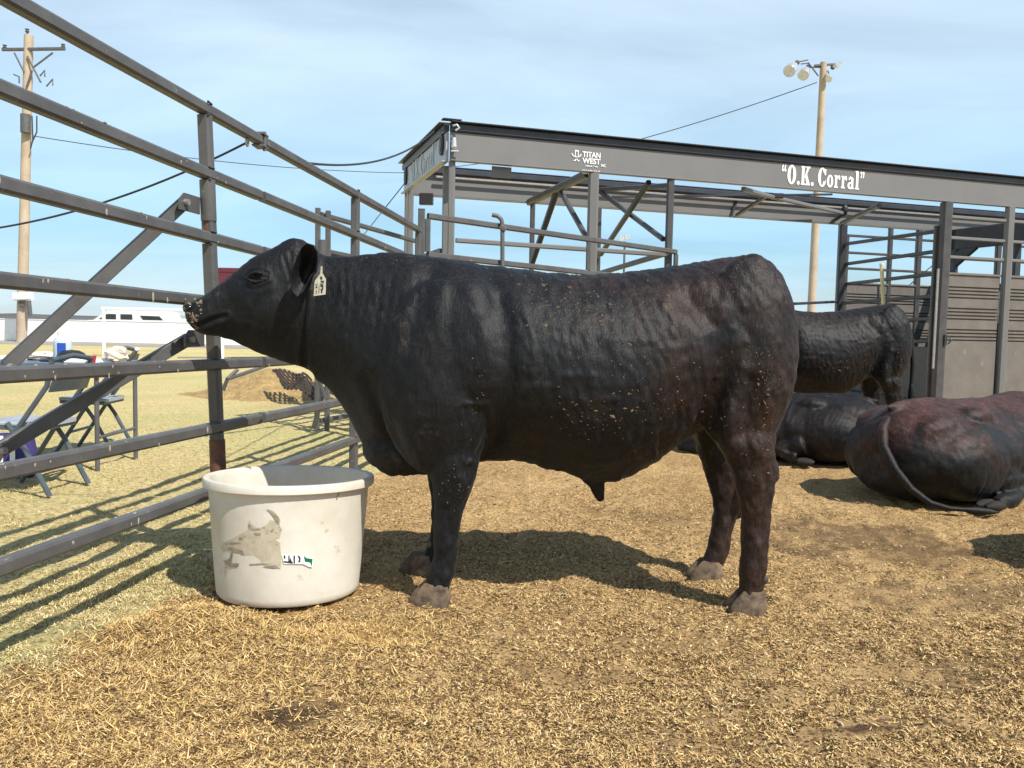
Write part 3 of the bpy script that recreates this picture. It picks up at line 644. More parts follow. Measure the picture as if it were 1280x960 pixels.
def sign(text, org, ax, height, width, parent, m, nudge, name='lettering'):
    adv = sum(GL[c][1]+.03 for c in text); kx = width/adv; mb = MB(); x = 0; ax = Vector(ax); i = 0
    for c in text:
        for poly in GL[c][0]:
            pts = []
            for p in poly:
                if not pts or (abs(pts[-1][0]-(x+p[0])*kx)+abs(pts[-1][1]-p[1]*height)) > 1e-5: pts.append(((x+p[0])*kx, p[1]*height))
            if len(pts) < 3: continue
            k = len(mb.v); nrm = nudge+(.0004*(i % 5)); i += 1
            mb.add([Vector(org)+ax*a+Vector((0, 0, b_))+NRM*nrm for a, b_ in pts], [tuple(range(len(pts)))])
        x += GL[c][1]+.03
    return mb.build(name, m, parent, org=origin(tr))
NRM = -TV
a = tp(977, 238, -.03); s0 = (a-T0).dot(TU); s1 = (tp(1081, 238, -.03)-T0).dot(TU)
sign('“O.K. Corral”', tl(s0, -.016, 2.925), TU, .225, s1-s0, nb, M['letter'], .004)
NRM = -TU
sign('“O.K. Corral”', tl(-.018, 1.95, 2.93), -TV, .24, 1.45, eb, M['faded'], .002)
# plain bold text for the maker's name (built-in font)
def text_mesh(txt, org, ax, h, width, parent, m, nrm, bold=.012, name='lettering'):
    cu = bpy.data.curves.new('t', 'FONT'); cu.body = txt; cu.size = 1; cu.offset = bold; cu.space_character = 1.02; cu.fill_mode = 'FRONT'
    o = bpy.data.objects.new('t', cu); COL.objects.link(o); dg_ = bpy.context.evaluated_depsgraph_get(); dg_.update()
    me = bpy.data.meshes.new_from_object(o.evaluated_get(dg_)); bpy.data.objects.remove(o)
    vs = np.array([v.co[:] for v in me.vertices]); fs = [tuple(p.vertices) for p in me.polygons]
    lo = vs.min(0); hi = vs.max(0); mb = MB(); ax = Vector(ax)
    mb.add([Vector(org)+ax*((v[0]-lo[0])/(hi[0]-lo[0])*width)+Vector((0, 0, (v[1]-lo[1])/(hi[1]-lo[1])*h))+nrm*.003 for v in vs], fs)
    bpy.data.meshes.remove(me)
    return mb.build(name, m, parent, org=origin(tr))
O = tl(0, -.016, 0); nv = -TV
def at_n(x, y): q = tp(x, y, -.018); return q
P = at_n(728, 196); wp = (at_n(750.5, 196)-P).length
text_mesh('TITAN', P-Vector((0, 0, .001)), TU, .062, wp, nb, M['letter'], nv, .03)
P2 = P-Vector((0, 0, .070)); text_mesh('WEST', P2, TU, .062, wp, nb, M['letter'], nv, .03)
text_mesh('INC.', P2+TU*(wp+.01)-Vector((0, 0, .022)), TU, .032, .062, nb, M['letter'], nv, .03)
text_mesh('808-282-8847', P2-Vector((0, 0, .118)), TU, .050, wp*1.0, nb, M['letter'], nv, .03)
text_mesh('Lubbock, Texas', P2-Vector((0, 0, .035))+TU*.04, TU, .022, wp*.68, nb, M['letter'], nv, .03)
mb = MB(); HX = at_n(714.5, 196); 
def hp_(poly): mb.add([HX+TU*(a*.0095)+Vector((0, 0, b_*.0095))+nv*.003 for a, b_ in poly], [tuple(range(len(poly)))])
for i in range(12):
    a1 = math.pi+math.pi*i/12; a2 = math.pi+math.pi*(i+1)/12; f_ = lambda a, k: (6+6.3*math.cos(a)*k, 4+4.2*math.sin(a)*k+.0)
    hp_([f_(a1, 1), f_(a2, 1), f_(a2, .78), f_(a1, .78)])
hp_([(4, 1.2), (5, 1), (5, 8.4), (4, 8)]); hp_([(7.6, 1), (8.6, 1.2), (8.6, 8), (7.6, 8.4)]); hp_([(5, 7), (6.3, 6.2), (7.6, 7), (7.6, 8.4), (6.3, 7.6), (5, 8.4)])
hp_([(5.8, -1.4), (6.1, -2.5), (4.8, -4.6), (2.4, -4.4), (2.6, -3.6), (4.4, -3)]); hp_([(6.8, -1.4), (6.5, -2.5), (7.8, -4.6), (10.2, -4.4), (10, -3.6), (8.2, -3)])
mb.build('hat_logo', M['letter'], nb, org=origin(tr))

# ---- gate in front of the trailer, from the gate post to the trailer post
gA = Vector((PT.x+.06, 7.95, 0)); s_e = sx_(836, 0)+.05; gB = tl(s_e, -.09, 0)
ga = empty('swing_gate', (gA+gB)/2, 'grey steel swing gate behind the bull back, hung in front of the trailer', 'gate')
zA = [2.15, 1.80, 1.45, 1.10, .75, .40]; zB = [2.03, 1.68, 1.33, .98, .63, .30]
zA[1] = 1.79; 
for za, zb in zip(zA, zB): MB().bar(Vector((gA.x, gA.y, za)), Vector((gB.x, gB.y, zb)), .05, .055).build('rail', M['fence'], ga)
for f in (.0, .60, 1.0):
    p = gA.lerp(gB, f); z1 = zA[0]+(zB[0]-zA[0])*f; z0 = zA[-1]+(zB[-1]-zA[-1])*f
    for i in range(5):
        a0 = zA[i+1]+(zB[i+1]-zA[i+1])*f; a1 = zA[i]+(zB[i]-zA[i])*f
        MB().bar((p.x, p.y, a0+.028), (p.x, p.y, a1-.028), .05).build('stile', M['fence'], ga) if i < 1 else None
    mb = MB()
    for i in range(1, 5):
        a0 = zA[i+1]+(zB[i+1]-zA[i+1])*f; a1 = zA[i]+(zB[i]-zA[i])*f; mb.bar((p.x, p.y, a0+.028), (p.x, p.y, a1-.028), .05)
    mb.build('stile', M['fence'], ga)
Yr = 8.35
mb = MB(); mb.tube([yp(615, 268.5, Yr), yp(622, 270, Yr), yp(626.5, 274, Yr), yp(628, 281, Yr), yp(628, 345, Yr)], .022, 10); mb.build('latch_rod', M['greymetal'], ga, True)
MB().bar(yp(625, 283, Yr), yp(632, 288, Yr), .06, .05).build('latch_plate', M['fence'], ga)

# stick leaning on inner gate
st_ = empty('stock_stick', gp(1108, 520)*0+np.array(tl(6.3, 1.3, 0)), 'pale yellow stock stick standing upright against the inner trailer gate', 'stick')
A = tp(1102, 331, 1.0); B = tp(1108, 470, 1.0); MB().tube([B, A], .028, 8).build('shaft', M['yellow'], st_, True); MB().tube([A, A+(A-B).normalized()*.02], .031, 8).build('tip', M['white'], st_)

# ================================================================== poles, wires, far things
def pole(x, ybase, ytop, Yd, r0, r1, lean_x, label):
    base = Vector((yp(x, 425, Yd)[0], Yd, 0)); top = Vector(yp(lean_x, ytop, Yd)); b0 = Vector(yp(x, ybase, Yd)); d = (top-b0); d = d/d.z; base = b0-d*b0.z
    e = empty('utility_pole', base, label, 'pole')
    mb = MB(); n = 12; mb.tube([base+d*(top.z*i/n) for i in range(n+1)], [r0+(r1-r0)*i/n for i in range(n+1)], 14); mb.build('shaft', M['wood'], e, True)
    return e, base, top, d
e, pb_, ptop, pd = pole(27, 425, 44, 40, .24, .20, 36, 'wooden utility pole with crossarm and insulators left of the fence')
Yd = 40
mb = MB(); mb.bar(yp(3, 62, Yd), yp(81, 61, Yd-.3), .13, .14); mb.build('crossarm', M['greymetal'], e)
for q in ((18, 66, 30, 90), (66, 66, 42, 84), (34, 70, 51, 103), (40, 88, 33, 110)): MB().bar(yp(q[0], q[1], Yd-.25), yp(q[2], q[3], Yd-.25), .07).build('brace', M['greymetal'], e)
for q in ((34, 38), (6, 58), (79, 57)):
    c = Vector(yp(*q, Yd)); mb = MB(); mb.tube([c+Vector((0, 0, -.15)), c+Vector((0, 0, -.05)), c, c+Vector((0, 0, .06))], [.03, .10, .06, .10], 10); mb.build('insulator', M['greymetal'], e, True)
for q in ((17, 93, 24, 100), (50, 95, 56, 92), (58, 108, 66, 103)):
    mb = MB(); mb.tube([yp(q[0], q[1], Yd-.5), yp(q[2], q[3]-4, Yd-.5), yp(q[2], q[3]+4, Yd-.5)], .035, 6); mb.build('cutout_fuse', M['greymetal'], e)
mb = MB(); mb.tube([yp(32, 143, Yd-.28), yp(32, 166, Yd-.28)], .22, 12); mb.build('sleeve', M['greymetal'], e, True)
mb = MB(); mb.tube([yp(40, 145, Yd-.3), yp(41, 175, Yd-.3), yp(38, 186, Yd-.3)], .03, 6); mb.tube([yp(46, 145, Yd-.3), yp(46, 165, Yd-.3), yp(40, 178, Yd-.3)], .03, 6); mb.build('drop_wire', M['cable'], e)
mb = MB(); mb.bar(yp(18, 371, Yd-.35), yp(40, 370, Yd-.35), .3, .35); mb.build('meter_box', M['white'], e)
mb = MB(); mb.bar(yp(24, 380, Yd-.3), yp(31, 380, Yd-.3), .12, .3); mb.tube([yp(36, 376, Yd-.35), yp(38, 395, Yd-.35)], .1, 8); mb.build('meter', M['greymetal'], e)

e, pb_, ltop, ld = pole(1014, 392, 78, 42, .21, .16, 1029.5, 'tall wooden light pole with floodlights rising behind the trailer')
Yd = 42
mb = MB(); mb.bar(yp(1018, 82, Yd-.1), yp(1049, 80, Yd), .09, .1); mb.build('crossarm', M['greymetal'], e)
mb = MB(); mb.bar(yp(995, 78, Yd-.2), yp(1010, 75, Yd-.2), .05); mb.bar(yp(995, 76, Yd-.2), yp(995, 81, Yd-.2), .05); mb.bar(yp(1001, 80, Yd-.2), yp(1010, 79, Yd-.2), .05); mb.bar(yp(1010, 78, Yd-.2), yp(1023, 95, Yd-.1), .06); mb.bar(yp(1016, 84, Yd-.1), yp(1028, 84, Yd), .07); mb.build('lamp_bracket', M['greymetal'], e)
for (x1, y1, x2, y2, r_) in ((994, 81, 986.5, 89, .30), (1009, 86, 1004, 94, .27), (1043, 83, 1048.5, 80, .16), (1034, 93, 1036, 99, .16)):
    a = Vector(yp(x1, y1, Yd-.2)); b_ = Vector(yp(x2, y2, Yd-.75)); dd = (b_-a)
    fl = empty('x', (0, 0, 0)); bpy.data.objects.remove(fl)
    mb = MB(); mb.tube([a-dd*.25, a, a+dd*.15, a+dd*.6, b_, b_+dd*.02], [.06, .08, r_*.6, r_*.92, r_, r_*.98], 14); h = mb.build('floodlight', M['lamp'], e, True)
    mb = MB(); mb.ell(a-dd*.35, (.12, .12, .12)); mb.build('ballast', M['greymetal'], h, True, org=origin(e))
# far twin lamp
e = empty('floodlight_mast', (yp(781, 400, 90)[0], 90, 0), 'small distant metal mast with two round floodlights seen through the trailer frame', 'light mast')
a = yp(781, 302, 90); MB().tube([(a[0], 90, 0), tuple(a)], .12, 8).build('shaft', M['greymetal'], e, True)
for x_ in (777, 784):
    c = Vector(yp(x_, 297.5 if x_ < 780 else 296, 89.8)); mb = MB(); mb.tube([c+Vector((0, .25, 0)), c+Vector((0, .12, 0)), c+Vector((0, -.15, 0)), c+Vector((0, -.2, 0))], [.1, .25, .34, .32], 14); mb.build('floodlight', M['lamp'], e, True)

def wire(name, pts, r_, label, cat='cable', m='cable', sag=0., n=24):
    P = [Vector(p) for p in pts]; out = []
    for i in range(len(P)-1):
        for k_ in range(n):
            f = k_/n; q = P[i].lerp(P[i+1], f); q.z -= sag*4*f*(1-f); out.append(q)
    out.append(P[-1]); mb = MB(); mb.tube(out, r_, 6); return tag(mb.build(name, M[m], smooth=True, org=P[0]), label, cat)
p2 = Vector(yp(-60, 292, 4.6))
wire('cable', [p2, Vector(EYE)], .0055, 'black cable running from the left edge up to the eye under the top fence rail', sag=.08)
wire('cable', [Vector(fpt(fY(372), 0))+Vector((0, 0, .0)), tl(-.07, .25, 3.24)], .008, 'black cable sagging from the top fence rail to the trailer end beam', sag=.14)
wire('power_line', [Vector(yp(1021, 103, 41.8)), Vector(yp(790, 177, 42)), Vector(yp(500, 216, 60))], .022, 'thin overhead wire sloping down left from the light pole', 'wire', sag=.1)
wire('power_line', [Vector(yp(42, 170, 40)), Vector(yp(560, 216, 56))], .022, 'thin overhead wire running right from the utility pole behind the fence', 'wire', sag=.5)
wire('guy_wire', [tl(-.02, WD-.2, 3.0), Vector(yp(440, 312, 10.5))], .006, 'thin guy wire slanting down from the far corner of the trailer end', 'wire')
wire('guy_wire', [Vector(yp(1215, 290, 14)), Vector(yp(1130, 362, 14))], .008, 'thin guy wire slanting behind the trailer box section', 'wire')

# long white wall, white frame, vehicles and shed
e = empty('white_wall', (-10, 42.1, 0), 'long low white wall along the far road', 'wall')
mb = MB(); mb.bar((-75, 42.1, .53), (20, 42.1, .53), .15, 1.06, ch=.04); wl = mb.build('wall_face', M['white'], e)
MB().bar((-75, 42.1, 1.075), (20, 42.1, 1.075), .22, .03).build('coping', M['white'], e)
Yf = 26.
e = empty('white_pipe_frame', (yp(200, 440, Yf)[0], Yf, 0), 'white pipe frame like a small goal on the grass before the wall', 'frame')
xa = yp(130, 430, Yf)[0]; xb = yp(278, 430, Yf)[0]; zt = yp(130, 387, Yf)[2]
for x_ in (xa, xb): MB().bar((x_, Yf, 0), (x_, Yf, zt), .085).build('post', M['white'], e)
MB().bar((xa-.05, Yf, zt+.04), (xb+.05, Yf, zt+.04), .08).build('crossbar', M['white'], e)
wire('hose', [Vector(gp(222, 448)), Vector(gp(285, 448)), Vector(gp(352, 447))], .05, 'black pipe lying on the grass by the white frame', 'pipe', m='black')

def vehicle_profile(name, label, cat, Yc, x0, x1, prof, m, width, wins, wheels):
    e = empty(name, ((x0+x1)/2, Yc, 0), label, cat)
    mb = MB(); n = len(prof); Lx = x1-x0
    f = lambda p, yy: (x0+p[0]*Lx, yy, p[1])
    yv = [Yc-width/2+.12, Yc-width/2, Yc+width/2, Yc+width/2-.12]
    mb.add([f(p, Yc-width/2) for p in prof]+[f(p, Yc+width/2) for p in prof], [tuple(range(n)), tuple(range(2*n-1, n-1, -1))]+[(i, n+i, n+(i+1) % n, (i+1) % n) for i in range(n)])
    mb.build('body', m, e)
    for wv in wins: MB().add([f(p, Yc-width/2-.012) for p in wv]+[f(p, Yc-width/2-.002) for p in wv], [tuple(range(len(wv)))]+[(i, (i+1) % len(wv), len(wv)+(i+1) % len(wv), len(wv)+i) for i in range(len(wv))]).build('window', M['glass'], e)
    for wx in wheels:
        for yy in (Yc-width/2+.05, Yc+width/2-.05):
            c = Vector((x0+wx*Lx, yy, .38)); mb = MB(); mb.tube([c+Vector((0, -.12, 0)), c+Vector((0, .12, 0))], .38, 18); wq = mb.build('wheel', M['tyre'], e)
            mb = MB(); mb.tube([c+Vector((0, -.13, 0)), c+Vector((0, .13, 0))], .2, 12); mb.build('rim', M['lamp'], wq, org=origin(e))
    return e
x0 = yp(125, 400, 48)[0]; x1 = yp(211, 400, 48)[0]+.4
zt = yp(160, 388.5, 48)[2]; zw0 = yp(160, 399.5, 48)[2]; zw1 = yp(160, 393, 48)[2]; 
vehicle_profile('parked_suv', 'white extended cab vehicle with dark windows parked behind the white wall', 'car', 48, x0-1.1, x1,
    [(0, .5), (0, .95), (.03, 1.05), (.22, zw0-.05), (.36, zt-.03), (.42, zt), (.93, zt), (.965, zt-.1), (1, zw0-.08), (1, .5), (.9, .35), (.1, .35)], M['carwhite'], 1.9,
    [[(.275, zw0), (.36, zw1), (.455, zw1), (.455, zw0)], [(.50, zw0), (.50, zw1), (.62, zw1), (.625, zw0)], [(.70, zw1-.06), (.90, zw1-.08), (.94, zw0), (.73, zw0)]], [.17, .82])
e = empty('semi_trailer', (yp(300, 400, 62)[0], 62, 0), 'maroon box trailer seen end on behind the bull nose', 'trailer')
xa = yp(272, 380, 62)[0]; xb = yp(325, 380, 62)[0]; zt = yp(290, 336, 62)[2]
mb = MB(); mb.box((xa, 61, 1.0), (xb, 72, zt-.1), .01); bd = mb.build('body', M['maroon'], e); MB().box((xa-.05, 60.95, zt-.3), (xb+.05, 72, zt), .02).build('roof', M['maroon'], e)
for x_ in (xa+.3, xb-.3):
    for y_ in (63, 70): mb = MB(); mb.tube([(x_-.2, y_, .5), (x_+.2, y_, .5)], .5, 16); mb.build('wheel', M['tyre'], e)
xa = yp(205, 400, 60)[0]; xb = yp(262, 400, 60)[0]; z1 = yp(230, 394, 60)[2]; z0 = yp(230, 403, 60)[2]
e = empty('shed', ((xa+xb)/2, 62, 0), 'low shed with grey green roof beyond the white wall', 'shed')
MB().box((xa+.3, 60.3, 0), (xb-.3, 64, 1.3), .01).build('wall', M['white'], e)
MB().add([(xa, 60, z0), (xb, 60, z0), (xb, 62, z1), (xa, 62, z1), (xa, 64.2, z0), (xb, 64.2, z0)], [(0, 1, 2, 3), (3, 2, 5, 4), (0, 3, 4), (1, 5, 2), (0, 4, 5, 1)]).build('roof', M['roof'], e)
MB().box(((xa+xb)/2-.5, 60.28, 0), ((xa+xb)/2+.5, 60.31, 1.1), .01).build('door', M['greymetal'], e)

# hay mound with net
hm = yp(340, 470, 13.2); nv_ = 46; vs = []; fs = []
for j in range(nv_):
    for i in range(nv_):
        u = (i/(nv_-1)-.5)*3.4; v_ = (j/(nv_-1)-.5)*2.6; r2 = (u/.85)**2+(v_/.8)**2
        z = .46*math.exp(-r2*1.1)+.05*float(vn(u+9, v_, .25, 5))+.03*float(vn(u, v_, .1, 6))-.04
        vs.append((hm[0]+u, 13.2+v_, z))
for j in range(nv_-1):
    for i in range(nv_-1): k = j*nv_+i; fs.append((k, k+1, k+nv_+1, k+nv_))
tag(MB().add(vs, fs).build('hay_mound', M['hay'], smooth=True, org=(hm[0], 13.2, 0)), 'low mound of golden hay on the grass behind the bull neck', 'hay')
mb = MB(); A = np.array(yp(341, 463, 12.2)); B = np.array(yp(384, 466, 12.2)); C_ = np.array(yp(356, 483, 11.7)); D_ = np.array(yp(402, 501, 11.2))
g_ = lambda u, v_: (A*(1-u)+B*u)*(1-v_)+(C_*(1-u)+D_*u)*v_+np.array([0, -.05*math.sin(u*9), .03*math.sin(u*7+v_*5)])
nu_, nv2 = 9, 6
for j in range(nv2):
    for i in range(nu_):
        off = .5 if j % 2 else 0
        u0 = (i+off)/nu_; c = g_(u0, j/nv2); d = g_(min(1, u0+.5/nu_), (j+1)/nv2); f2 = g_(max(0, u0-.5/nu_), (j+1)/nv2)
        mb.tube([c, (c+d)/2+np.array([.0, -.02, .01]), d], .016, 5); mb.tube([c, f2], .016, 5)  # crossed dark strands over the side of the mound
tag(mb.build('mound_lattice', M['lattice'], org=tuple(C_)), 'dark brown net draped over the side of the hay mound', 'lattice')

# ================================================================== table, chairs and clutter
Tx1 = -2.98; Ty0, Ty1, Tz = 6.08, 6.85, .78
tb = empty('folding_table', (-3.9, 6.45, 0), 'dark blue folding table covered with clutter behind the fence', 'table')
MB().bar((Tx1-1.83, 6.46, Tz), (Tx1, 6.46, Tz), .77, .04, ch=.25).build('tabletop', M['table'], tb)
for x_ in (Tx1-.06, Tx1-1.77):
    for y_ in (Ty0+.07, Ty1-.07): MB().tube([(x_, y_, 0), (x_, y_, Tz-.02)], .017, 10).build('leg', M['greymetal'], tb, True)
MB().tube([(Tx1-.06, Ty0+.07, .25), (Tx1-.06, Ty1-.07, .25)], .012, 8).build('stretcher', M['greymetal'], tb, True)
zt = Tz+.021
def onT(px): return yp(px, 445, 6.4)[0]
x_ = onT(83); e = empty('water_jug', (x_, 6.35, zt), 'tall pale jug with blue label standing on the folding table', 'jug')
MB().tube([(x_, 6.35, zt), (x_, 6.35, zt+.02), (x_, 6.35, zt+.14), (x_, 6.35, zt+.17), (x_, 6.35, zt+.19)], [.062, .066, .066, .06, .04], 20).build('body', M['jug'], e, True)
MB().tube([(x_, 6.35, zt+.19), (x_, 6.35, zt+.225)], .036, 16).build('lid', M['white'], e, True)
lb_ = MB(); lb_.add([(x_+.068*math.sin(a), 6.35-.068*math.cos(a), z) for a in np.linspace(-.1, .8, 8) for z in (zt+.05, zt+.14)], [(2*i, 2*i+2, 2*i+3, 2*i+1) for i in range(7)]); lb_.build('paper_label', M['blue'], e)
x_ = onT(98); e = empty('cap', (x_, 6.3, zt), 'black cap lying on the table right of the pale jug', 'cap')
cr_ = [[(x_+.11*math.cos(a)*k, 6.3+.09*math.sin(a)*k, zt+z) for a in np.linspace(0, 6.283, 19)[:-1]] for k, z in ((1, 0), (1, .03), (.85, .065), (.5, .085), (.05, .09))]
MB().loft(cr_).build('crown', M['black'], e, True); MB().prism([(-.13, 0), (-.22, .02), (-.25, .08), (-.2, .13), (-.1, .12)], (x_, 6.24, zt+.004), (1, 0, 0), (0, 1, 0), .008).build('brim', M['black'], e)
x_ = onT(135); e = empty('red_cup', (x_, 6.15, zt), 'small red cup on the table edge', 'cup')
MB().tube([(x_, 6.15, zt), (x_, 6.15, zt+.03), (x_, 6.15, zt+.05)], [.024, .03, .031], 14).build('cup', M['red'], e, True); MB().tube([(x_, 6.15, zt+.05), (x_, 6.15, zt+.056)], .034, 14).build('lid', M['red'], e, True)
def crumple(name, cx, cy, rx, ry, rz, m, label, cat, seed):
    rs = random.Random(seed); mb = MB(); rings = []
    for j in range(9):
        ph = math.pi*(j+.01)/8.02; ring = []
        for i in range(14):
            th = 2*math.pi*i/14; k_ = 1+rs.uniform(-.28, .28); ring.append((cx+rx*math.sin(ph)*math.cos(th)*k_, cy+ry*math.sin(ph)*math.sin(th)*k_, zt+max(0, rz*(1+math.cos(ph)))*.5*(1+rs.uniform(-.2, .2))))
        rings.append(ring)
    mb.loft(rings); return tag(mb.build(name, M[m], org=(cx, cy, zt)), label, cat)
crumple('crumpled_bag', onT(149), 6.35, .09, .07, .11, 'paper', 'crumpled pale paper bag on the table beside the red cup', 'bag', 3)
crumple('crumpled_cloth', onT(42), 6.5, .13, .08, .06, 'paper', 'crumpled pale cloth on the table left of the jug', 'cloth', 5)
x_ = onT(165); e = empty('marker_pen', (x_, 6.4, zt), 'thick dark marker leaning up at the right end of the table', 'marker')
MB().tube([(x_-.03, 6.4, zt+.01), (x_+.035, 6.4, zt+.095)], .016, 12).build('barrel', M['greymetal'], e, True); MB().tube([(x_+.035, 6.4, zt+.095), (x_+.045, 6.4, zt+.108)], .017, 12).build('cap', M['white'], e, True)
for i, (px, yy, ww, m, lab) in enumerate(((118, 6.25, .22, 'white', 'flat white tray on the table between the cap and the red cup'), (8, 6.5, .26, 'white', 'white paper stack at the left end of the table'), (60, 6.6, .2, 'black', 'black folder lying flat on the table behind the jug'))):
    x_ = onT(px); mb = MB()
    for k_ in range(3): mb.bar((x_-ww/2+.01*k_, yy+.01*k_, zt+.005+.0095*k_), (x_+ww/2-.008*k_, yy+.012*k_, zt+.005+.0095*k_), .16, .009)
    tag(mb.build(('tray', 'paper_stack', 'folder')[i], M[m], org=(x_, yy, zt)), lab, ('tray', 'paper', 'folder')[i])

def make_chair(label):
    """folding chair facing -X, rear feet near x=0"""
    e = empty('folding_chair', (0, 0, 0), label, 'chair', 'folding chairs around the table')
    for y_ in (0, .44):
        MB().tube([(-.47, y_, 0), (-.20, y_, .42), (.0, y_, .70), (.035, y_, .86)], .017, 8).build('front_leg', M['chair'], e, True)
        MB().tube([(.0, y_+.012, 0), (-.16, y_+.012, .30), (-.27, y_+.012, .46)], .017, 8).build('rear_leg', M['chair'], e, True)
    MB().tube([(.035, 0, .86), (.04, .22, .885), (.035, .44, .86)], .017, 8).build('top_rail', M['chair'], e, True)
    bk = [[(.0+.012*s+.03*math.sin(math.pi*k/8)+z*.06, .01+.42*k/8, .66+z*.17) for k in range(9)] for s in (0, 1) for z in (0, 1)]
    mb = MB(); v = bk[0]+bk[1]+bk[2]+bk[3]; f = []
    for k in range(8): f += [(k, k+1, 9+k+1, 9+k), (18+k, 27+k, 27+k+1, 18+k+1), (k, 18+k, 18+k+1, k+1), (9+k, 9+k+1, 27+k+1, 27+k)]
    f += [(0, 9, 27, 18), (8, 26, 35, 17)]
    mb.add(v, f); mb.build('backrest', M['chair'], e)
    MB().bar((-.44, .22, .455), (-.06, .22, .445), .40, .028, ch=.3).build('seat', M['seat'], e)
    MB().bar((-.43, .22, .43), (-.07, .22, .42), .42, .022).build('seat_frame', M['chair'], e)
    for x_, z_ in ((-.35, .18), (-.08, .15)): MB().tube([(x_, 0, z_), (x_, .44, z_)], .012, 8).build('stretcher', M['chair'], e, True)
    return e
c1 = make_chair('blue grey folding chair nearest the fence, its back to the camera side of the table'); c1.location = (-2.90, 5.24, 0); c1.rotation_euler.z = math.radians(-3)
c2 = copy_tree(c1); c2.location = (-3.32, 6.98, 0); c2.rotation_euler.z = math.radians(4); c2['label'] = 'blue grey folding chair half hidden behind the far side of the table'
x_ = yp(14, 555, 5.9)[0]; e = empty('tote_bag', (x_, 5.9, 0), 'purple and white striped tote bag on the grass under the nearest chair', 'bag')
mb = MB(); rs = [[(x_+.17*math.cos(a)*k, 5.9+.09*math.sin(a)*k, z) for a in np.linspace(0, 6.283, 25)[:-1]] for k, z in ((.9, 0), (1, .03), (1.02, .2), (.92, .30))]; mb.loft(rs).build('body', M['purple'], e, True)
for q in (-1.35, -1.0, -.62, -.2, .25):
    mb = MB(); mb.add([(x_+.176*math.sin(a)*k, 5.9-.096*math.cos(a)*k, z) for a in (q, q+.1, q+.2) for k, z in ((1.01, .03), (1.03, .2), (.94, .30))], [(0, 3, 4, 1), (1, 4, 5, 2), (3, 6, 7, 4), (4, 7, 8, 5)]); mb.build('stripe', M['white'], e)
mb = MB(); mb.tube([(x_-.09, 5.86, .3), (x_-.05, 5.86, .4), (x_+.05, 5.86, .4), (x_+.09, 5.86, .3)], .012, 8).build('handle', M['purple'], e, True)

# ================================================================== white tub
tc_ = Vector((-.938, 3.54, 0)); e = empty('mineral_tub', tc_, 'big dirty white plastic feed tub with a worn bull head decal', 'tub')
n = 64
def ring(r_, z, wob=0): return [(tc_.x+(r_+wob*math.sin(3*a+1))*math.cos(a), tc_.y+(r_+wob*math.sin(3*a+1))*math.sin(a), z) for a in np.linspace(0, 2*math.pi, n+1)[:-1]]
outer = [(.24, -.01), (.285, -.008), (.294, .002), (.297, .02), (.304, .10), (.316, .25), (.328, .40), (.331, .440), (.332, .446), (.350, .446), (.354, .450), (.355, .474), (.351, .482), (.340, .484), (.328, .480), (.322, .46), (.314, .30), (.298, .05), (.285, .035), (.10, .034)]
mb = MB(); mb.loft([ring(r_, z, .002) for r_, z in outer]); tbo = mb.build('shell', M['tub'], e, True)
def tubp(px, py, off=.0):
    d = ray(px, py); A_ = CV-np.array([tc_.x, tc_.y, 0]); z = .2
    for _ in range(6):
        r_ = np.interp(z, [.02, .10, .25, .40], [.297, .304, .316, .328])+.0025+off
        a_ = d[0]**2+d[1]**2; b_ = 2*(A_[0]*d[0]+A_[1]*d[1]); c_ = A_[0]**2+A_[1]**2-r_*r_; t_ = (-b_-math.sqrt(max(0, b_*b_-4*a_*c_)))/(2*a_)
        q = CV+d*t_; z = q[2]
    return q
def decal(name, poly, m, off=0., sub=3):
    """outline drawn on the tub wall, triangulated and bent to the wall"""
    bm = bmesh.new(); vs = [bm.verts.new((p[0], p[1], 0)) for p in poly]; bm.faces.new(vs)
    bmesh.ops.triangulate(bm, faces=bm.faces)
    for _ in range(sub): 
        ed = [e_ for e_ in bm.edges if e_.calc_length() > 5]
        if not ed: break
        bmesh.ops.subdivide_edges(bm, edges=ed, cuts=1); bmesh.ops.triangulate(bm, faces=bm.faces)
    bm.verts.index_update(); v = [tubp(q.co.x, q.co.y, off) for q in bm.verts]; f = [tuple(w_.index for w_ in q.verts) for q in bm.faces]; bm.free()
    return MB().add(v, f).build(name, m, e)
D0 = lambda L_: [(260+x_/8.533, 630+y_/8.533) for x_, y_ in L_]
decal('worn_decal', D0([(150, 430), (230, 400), (290, 470), (400, 470), (440, 430), (500, 395), (560, 390), (560, 330), (490, 300), (440, 285), (415, 230), (430, 195), (450, 240), (500, 280), (560, 280), (620, 240), (650, 200), (700, 210), (700, 170), (640, 110), (618, 85), (680, 100), (740, 160), (760, 200), (750, 255), (780, 300), (755, 380), (700, 400), (760, 440), (765, 520), (770, 560), (775, 640), (770, 710), (720, 705), (640, 690), (570, 660), (540, 600), (480, 565), (380, 570), (310, 545), (240, 520), (190, 500), (150, 520), (130, 480)]), M['tubmark'])
for i, pl_ in enumerate(([(240, 520), (260, 520), (250, 600), (240, 650), (300, 650), (325, 660), (310, 690), (230, 690), (180, 650), (150, 610), (180, 620), (215, 640), (225, 590)], [(600, 85), (640, 90), (700, 130), (745, 180), (750, 250), (720, 240), (690, 170), (640, 110)], [(415, 240), (430, 240), (460, 285), (550, 290), (545, 305), (470, 308), (420, 280)], [(655, 310), (690, 285), (685, 325), (660, 328)], [(190, 480), (230, 478), (290, 500), (360, 520), (380, 570), (330, 545), (240, 520)], [(430, 662), (560, 655), (680, 662), (560, 668), (440, 674)], [(570, 690), (640, 680), (720, 675), (745, 700), (700, 708), (620, 700)], [(480, 335), (545, 335), (550, 360), (500, 365)], [(190, 432), (330, 430), (340, 445), (230, 444)])):
    decal('decal_scuff', D0(pl_), M['tubdark'], .0012)
